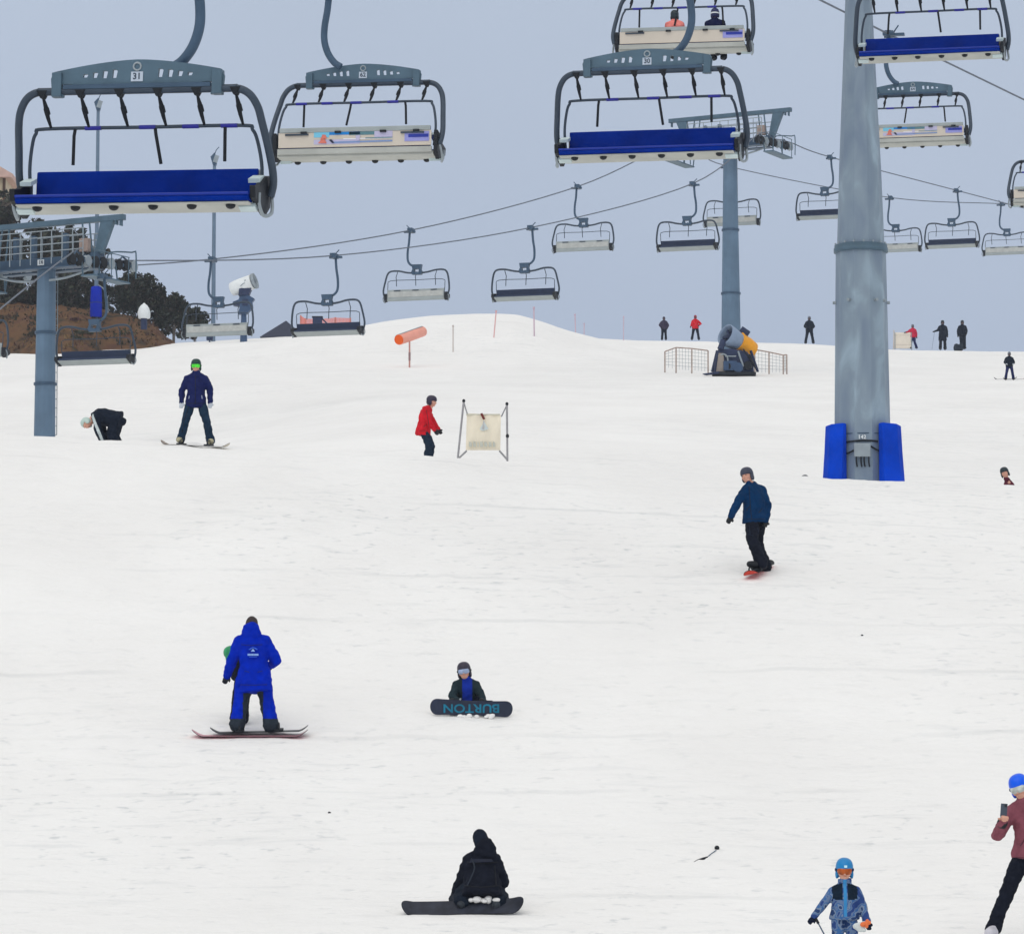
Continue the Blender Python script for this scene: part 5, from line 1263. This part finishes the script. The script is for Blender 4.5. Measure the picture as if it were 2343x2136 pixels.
st = MB(); st.tube(smooth_path([V((-.10, -.05, .62)) * k8, V((-.06, -.10, .52)) * k8, V((-.10, -.15, .40)) * k8, V((-.15, -.16, .30)) * k8], 4), .008, 6); st.build('back_strap', mat('strap_grey', (40, 48, 60), .7), pr)
pk = MB(); pk.prism([(-.10, .60), (.14, .60), (.16, .565), (-.12, .555)], -.065, -.02); pk.build('back_patch', mat('patch_navy', (28, 33, 50), .7), pr)
board('black snowboard lying across the snow just below the kneeling person', ground(911 * DP, 1799 * DP, 42, 52) + V((0, .0, .07)), 1.42, .29, (1, 0, .035), (.0, -.80, 1), mat('board_graphite', (40, 44, 56), .6, 0, .5, 7), M_black, binds=False)
sn = MB()
for _ in range(14): sn.ell((rs_.uniform(-.22, .2), rs_.uniform(-.05, .05), rs_.uniform(.0, .03)), (rs_.uniform(.03, .06), .04, rs_.uniform(.02, .04)), None, 8, 6)
o = sn.build('loose_snow', M_snow); o.location = ground(944 * DP, 1795 * DP, 42, 52) + V((0, -.06, .13)); tag(o, kind='stuff')
# --- child, bottom right
camo = bpy.data.materials.new('camo_blue'); camo.use_nodes = True
def camo_nodes(m):
    t = m.node_tree; b = t.nodes['Principled BSDF']; b.inputs['Roughness'].default_value = .75; b.inputs['Specular IOR Level'].default_value = .15
    tcn = t.nodes.new('ShaderNodeTexCoord'); n = t.nodes.new('ShaderNodeTexNoise'); n.inputs['Scale'].default_value = 10; n.inputs['Detail'].default_value = 1.5; t.links.new(tcn.outputs['Object'], n.inputs['Vector'])
    r = t.nodes.new('ShaderNodeValToRGB'); t.links.new(n.outputs['Fac'], r.inputs[0]); r.color_ramp.interpolation = 'CONSTANT'
    el = r.color_ramp.elements; el[0].position = 0; el[0].color = (*lin((44, 70, 128)), 1); el[1].position = .43; el[1].color = (*lin((98, 120, 154)), 1)
    for p_, c_ in ((.50, (60, 102, 156)), (.55, (116, 134, 160)), (.62, (36, 62, 108))): q = el.new(p_); q.color = (*lin(c_), 1)
    t.links.new(r.outputs[0], b.inputs['Base Color'])
camo_nodes(camo)
d9 = 42.0; b = on(1655 * DP, d9); k9 = (P(1657 * DP, 1686 * DP, d9).z - b.z) / 1.82
pr, j, hd = person('small child skier in blue camouflage suit and light blue helmet, orange goggles, at the bottom', GP, b, 0, k9,
    dict(head=(.0, -.03, 1.60), neck=(0, 0, 1.39), chest=(0, -.01, 1.20), shL=(-.19, 0, 1.30), shR=(.19, 0, 1.30), elL=(-.34, -.03, 1.07), elR=(.29, .0, 1.02), wrL=(-.50, -.08, .87), wrR=(.35, -.10, .78), anL=(-.16, 0, .1), anR=(.16, 0, .1)), (-.05, -1, -.16),
    dict(jacket=[camo, cl('yoke_dark', (20, 36, 52)), mat('zip_blue', (48, 132, 190), .6)], trousers=camo, gloves=cl('glove_ink', (22, 30, 52)), headmat=mat('helmet_sky', (24, 128, 190), .3, 0, .1, 6), goggles=mat('goggle_amber', (176, 84, 30), .2, 0, .4, 16), strap=C_navy, hem=.12,
         jfn=lambda c: 2 if (abs(c.x) < .018 and c.y < -.06 and c.z > .88 * k9) else (1 if (1.13 * k9 + .10 * abs(c.x) < c.z < 1.40 * k9 and .035 * k9 < abs(c.x) < .20 * k9 and c.z < 1.42 * k9 - .3 * abs(c.x)) else 0)), .011, hs=1.36, bag=1.12, seed=51)
MB().box(hd['hp'](-.01, -.122, .07), (.035 * hd['h'], .008, .028 * hd['h'])).build('helmet_badge', mat('badge_pale', (190, 232, 250), .4), pr)
rs2 = random.Random(8)
mit = MB(); c0 = j['wrR'] + V((-.06, -.10, -.02)); mit.caps(c0 + V((-.07, 0, -.02)), c0 + V((.03, 0, .01)), .035, .03); mit.caps(c0 + V((-.04, -.02, -.05)), c0 + V((.02, -.02, -.06)), .03, .025)
o = solid('bottle', mit, mat('pale_cloth', (206, 212, 210), .7, 0, .2, 10), None, .012); o.location = b; tag(o, 'white and orange gear bundle held at the hip of the camouflaged child', 'gear')
og = MB(); og.caps(c0 + V((.0, -.03, .0)), c0 + V((.07, -.02, .02)), .026, .022); og.caps(c0 + V((.04, -.035, -.02)), c0 + V((.05, -.03, .04)), .02, .018); og.build('orange_cap', mat('gear_orange', (232, 118, 66), .6), o)
ski_pole('ski pole trailing from the outstretched glove of the camouflaged child', b + j['wrL'] + V((.02, -.02, -.02)), b + V((-.05, -.15, .05)))
# --- woman filming, right edge
d10 = 44.0; b = on(1996 * DP, d10); b.z = P(1996 * DP, 1848 * DP, d10).z; k10 = (P(1996 * DP, 1520 * DP, d10).z - b.z) / 1.755
pr, j, hd = person('skier in maroon top and bright blue helmet filming with a phone at the right edge', GP, b, 0, k10,
    dict(pelvis=(.12, 0, .95), chest=(.12, -.02, 1.28), neck=(.07, -.04, 1.455), head=(.005, -.08, 1.59), shL=(-.06, -.05, 1.39), shR=(.26, .0, 1.38), elL=(-.235, -.06, 1.10), elR=(.32, .02, 1.12), wrL=(-.20, -.26, 1.235), wrR=(.20, -.22, 1.2),
         hipL=(.04, 0, .91), hipR=(.22, 0, .91), knL=(-.12, -.04, .53), knR=(.32, -.06, .52), anL=(-.28, .02, .12), anR=(.42, .02, .12), toeL=(-.345, -.16, .06), toeR=(.45, -.16, .06)), (-.45, -1, -.32),
    dict(jacket=C_maroon, trousers=C_black, boots=mat('boot_white', (206, 204, 212), .5), bare='L', gloves=M_black, headmat=mat('helmet_azure', (0, 92, 236), .3, 0, .08), goggles=mat('goggle_pearl', (190, 196, 190), .2, 0, .35, 18), strap=C_navy, hem=.10, curl=1.5, handL=(1, -.2, 0), collar=True), .012, bag=.94, seed=61)
dress(pr, mat('seam_plum', (84, 44, 56), .7), mat('seam_plum', (84, 44, 56), .7), (.09, .09), pockets=([(.0, .98), (.05, 1.06)],), hem=[(-.05, .86), (.1, .85), (.28, .86)])
ph = empty('phone', b + j['wrL'] + V((.005, -.055, .125))); ph.rotation_euler = (R(-12), R(4), R(-12)); tag(ph, 'dark phone held up by the skier in the maroon top', 'phone')
MB().box((0, 0, 0), (.074, .009, .15)).build('case', mat('phone_dark', (60, 70, 84), .35), ph, .004); MB().box((.018, -.006, .05), (.026, .004, .03)).build('camera_bump', M_black, ph)
cf = MB(); dl = (j['wrL'] - j['elL']).normalized(); cf.caps(j['wrL'] - dl * .05, j['wrL'] - dl * .005, .058 * k10, .056 * k10); cf.build('cuff', M_black, pr)
# --- two heads behind the lip
def peek(label, px, d, ytop, st, k=.8, bx=0):
    zt = P(px, ytop * DP, d).z; x = P(px, 1000, d).x
    person(label, GP, V((x, d, zt - 1.0 * k)), 0, k, dict(pelvis=(.14, .1, .15), chest=(.13, .05, .45), neck=(.08, 0, .64), head=(.0, -.03, .85), shL=(.03, .0, .57), shR=(.21, .06, .56), elL=(-.0, -.1, .33), elR=(.25, -.0, .33), wrL=(-.1, -.3, .2), wrR=(.28, -.3, .2),
           hipL=(.0, .1, .12), hipR=(.2, .1, .12), knL=(-.1, -.25, .3), knR=(.25, -.25, .3), anL=(-.1, -.5, .1), anR=(.25, -.5, .1), toeL=(-.12, -.6, .25), toeR=(.27, -.6, .25)), (-.3, -1, 0), st, .02, hs=1.2, seed=9, bag=.8)
peek('child in maroon jacket and dark helmet, half hidden behind the snow lip at the right', 1977 * DP, 90, 921, dict(jacket=cl('cloth_wine', (96, 40, 56)), trousers=C_black, headmat=mat('helmet_ink', (40, 52, 58), .4), eyes=False))
peek('dark helmet just showing above the snow lip left of the near tower', 1585 * DP, 88.5, 936.5, dict(jacket=C_black, trousers=C_black, headmat=mat('helmet_ink', (40, 52, 58), .4), eyes=False), .8)
# --- far skiers on the skyline
GS = 'small skiers on the skyline'
def far(label, x, ytop, ybase, st, J={}, rz=0, d=268, face=(0, -1, -.1)):
    px = x * DP; g = on(px, d); zt = P(px, ytop * DP, d).z; zb = P(px, ybase * DP, d).z; z = max(g.z, zb - .05) if abs(zb - g.z) < .6 else g.z
    k = (zt - z) / 1.76
    st = dict(st, skin=mat('skin_shaded', (92, 72, 72), .8))  # far faces: shade put into the skin as a darker colour
    r = person(label, GS, V((g.x, d, z)), rz, k, J, face, st, .034, False, bag=1.12, seed=x)
    return r, V((g.x, d, z)), k
WIDE = dict(knL=(-.17, -.03, .5), knR=(.17, -.03, .5), anL=(-.24, 0, .1), anR=(.24, 0, .1), toeL=(-.26, -.17, .05), toeR=(.26, -.17, .05))
BENT = dict(elL=(-.30, .02, 1.1), elR=(.30, .02, 1.1), wrL=(-.22, -.2, .98), wrR=(.22, -.2, .98))
far('skyline skier in plum jacket and dark trousers, leftmost, standing straight', 1308, 623, 668, dict(jacket=cl('cloth_plum', (58, 52, 72)), trousers=C_dark, headmat=mat('helmet_plum', (52, 46, 66), .4)), dict(elL=(-.33, .02, 1.12), elR=(.33, .02, 1.12), wrL=(-.22, -.1, .95), wrR=(.25, -.1, .9)))
far('skyline skier in red jacket with legs apart, left of the far tower pole', 1370, 620, 668, dict(jacket=C_red, trousers=C_dark, headmat=mat('helmet_red', (150, 40, 56), .5)), dict(WIDE, elR=(.38, .03, 1.15), wrR=(.26, -.12, 1.02), elL=(-.26, 0, 1.1), wrL=(-.32, -.15, .95)), 0, 268)
far('skyline skier in dark suit with legs wide apart, just left of the near tower pole', 1595, 622, 675, dict(jacket=C_dark, trousers=C_dark, headmat=mat('helmet_grey', (110, 118, 130), .4)), dict(WIDE, **BENT))
far('skyline skier in red jacket beside the cream crash mat, arm stretched left', 1799, 638, 685, dict(jacket=cl('cloth_crimson', (196, 36, 70)), trousers=C_navy, headmat=mat('helmet_grey', (110, 118, 130), .4)), dict(elL=(-.34, -.05, 1.2), wrL=(-.50, -.15, 1.16), anR=(.26, 0, .1)), 0)
r_, gg, k_ = far('skyline skier in a long dark coat leaning on a ski pole', 1858, 630, 687, dict(jacket=C_dark, trousers=C_black, headmat=mat('helmet_ink', (40, 52, 58), .4), hem=.40), dict(elL=(-.28, -.06, 1.15), wrL=(-.46, -.15, 1.08)))
ski_pole('ski pole planted by the skyline skier in the long coat', gg + V((-.50, -.18, 1.10)) * k_ * 1.0 if False else V((gg.x - .48 * k_, gg.y - .2, gg.z + 1.12 * k_)), V((gg.x - .66 * k_, gg.y - .2, gg.z)))
far('skyline snowboarder all in dark clothes, rightmost of the skyline group', 1897, 630, 686, dict(jacket=C_dark, trousers=C_dark, headmat=mat('helmet_ink', (40, 52, 58), .4)), dict(anL=(-.08, 0, .1), anR=(.12, 0, .1), knL=(-.08, -.02, .5), knR=(.12, 0, .5), wrR=(.22, -.2, .95)))
gg = on(1889 * DP, 267.5); rk = MB(); rk.ell((0, 0, .22), (.36, .26, .26)); rk.ell((-.15, -.05, .36), (.18, .16, .18)); rk.ell((.2, 0, .40), (.14, .14, .22))
o = solid('backpack', rk, C_char, None, .03, .02, 6); o.location = gg; tag(o, 'dark backpack on the snow at the feet of the rightmost skyline snowboarder', 'backpack')
g = ground(1990 * DP, 748 * DP, 120, 262); gz = g.y
r_, gg, k_ = far('skier in dark suit gliding down at the right edge, below the skyline', 1989, 692, 748, dict(jacket=C_dark, trousers=C_navy, gloves=mat('glove_grey', (190, 196, 204), .7), headmat=mat('helmet_grey', (110, 118, 130), .4)), dict(WIDE, **BENT), 0, gz)
skis(('left ski of the skier gliding down at the right edge', 'right ski of the skier gliding down at the right edge'), (gg + V((-.22, -.2, .02)), gg + V((.24, -.1, .02))), 1.7, (.75, .65, .1), M_rubber)
# --- two riders on a chair of the near lift
ch = near[4]; Mw = Matrix.Translation(ch.location) @ ch.rotation_euler.to_matrix().to_4x4()
SIT = dict(pelvis=(0, .10, .33), chest=(0, .16, .66), neck=(0, .15, .83), head=(0, .12, .97), shL=(-.18, .15, .77), shR=(.18, .15, .77), elL=(-.24, .05, .5), elR=(.24, .05, .5), wrL=(-.16, -.2, .42), wrR=(.16, -.2, .42),
           hipL=(-.1, .08, .30), hipR=(.1, .08, .30), knL=(-.12, -.36, .30), knR=(.12, -.36, .30), anL=(-.12, -.40, .02), anR=(.12, -.40, .02), toeL=(-.12, -.60, .02), toeR=(.12, -.60, .02))
def rider(label, px, st, k, hs, dz=0):
    x = (px - 1348) * DP * 85.5 / F; p = Mw @ V((-x / math.cos(.21), .0, dz))
    return person(label, 'riders on the chair at the top of the picture', p, ch.rotation_euler.z, k, SIT, (0, -1, -.05), st, .02, True, hs=hs, seed=px)
rider('small rider in salmon jacket and black helmet seen from behind on the high chair', 1330, dict(jacket=cl('cloth_salmon', (250, 138, 128)), trousers=C_black, headmat=mat('helmet_ink', (40, 52, 58), .4), eyes=False), .84, 1.05, .045)
pr, j, hd = rider('rider in dark jacket with a white banded helmet seen from behind on the high chair', 1410, dict(jacket=cl('cloth_midnight', (24, 30, 66)), trousers=C_black, headmat=[mat('helmet_navy', (34, 40, 84), .4), M_white], goggles=M_black, strap=M_white, eyes=False), .90, 1.0, .0)

# ------------------------------------------------------------------ thin overcast air
def haze():
    mb = MB(); mb.box((0, 180, 38), (1100, 560, 230)); m = bpy.data.materials.new('haze_air'); m.use_nodes = True; t = m.node_tree
    t.nodes.remove(t.nodes['Principled BSDF']); v = t.nodes.new('ShaderNodeVolumePrincipled')
    v.inputs['Color'].default_value = (.80, .86, .95, 1); v.inputs['Density'].default_value = HAZE; v.inputs['Anisotropy'].default_value = .1
    t.links.new(v.outputs[0], t.nodes['Material Output'].inputs['Volume'])
    tag(mb.build('haze', m), kind='stuff')
HAZE = .00032
haze()
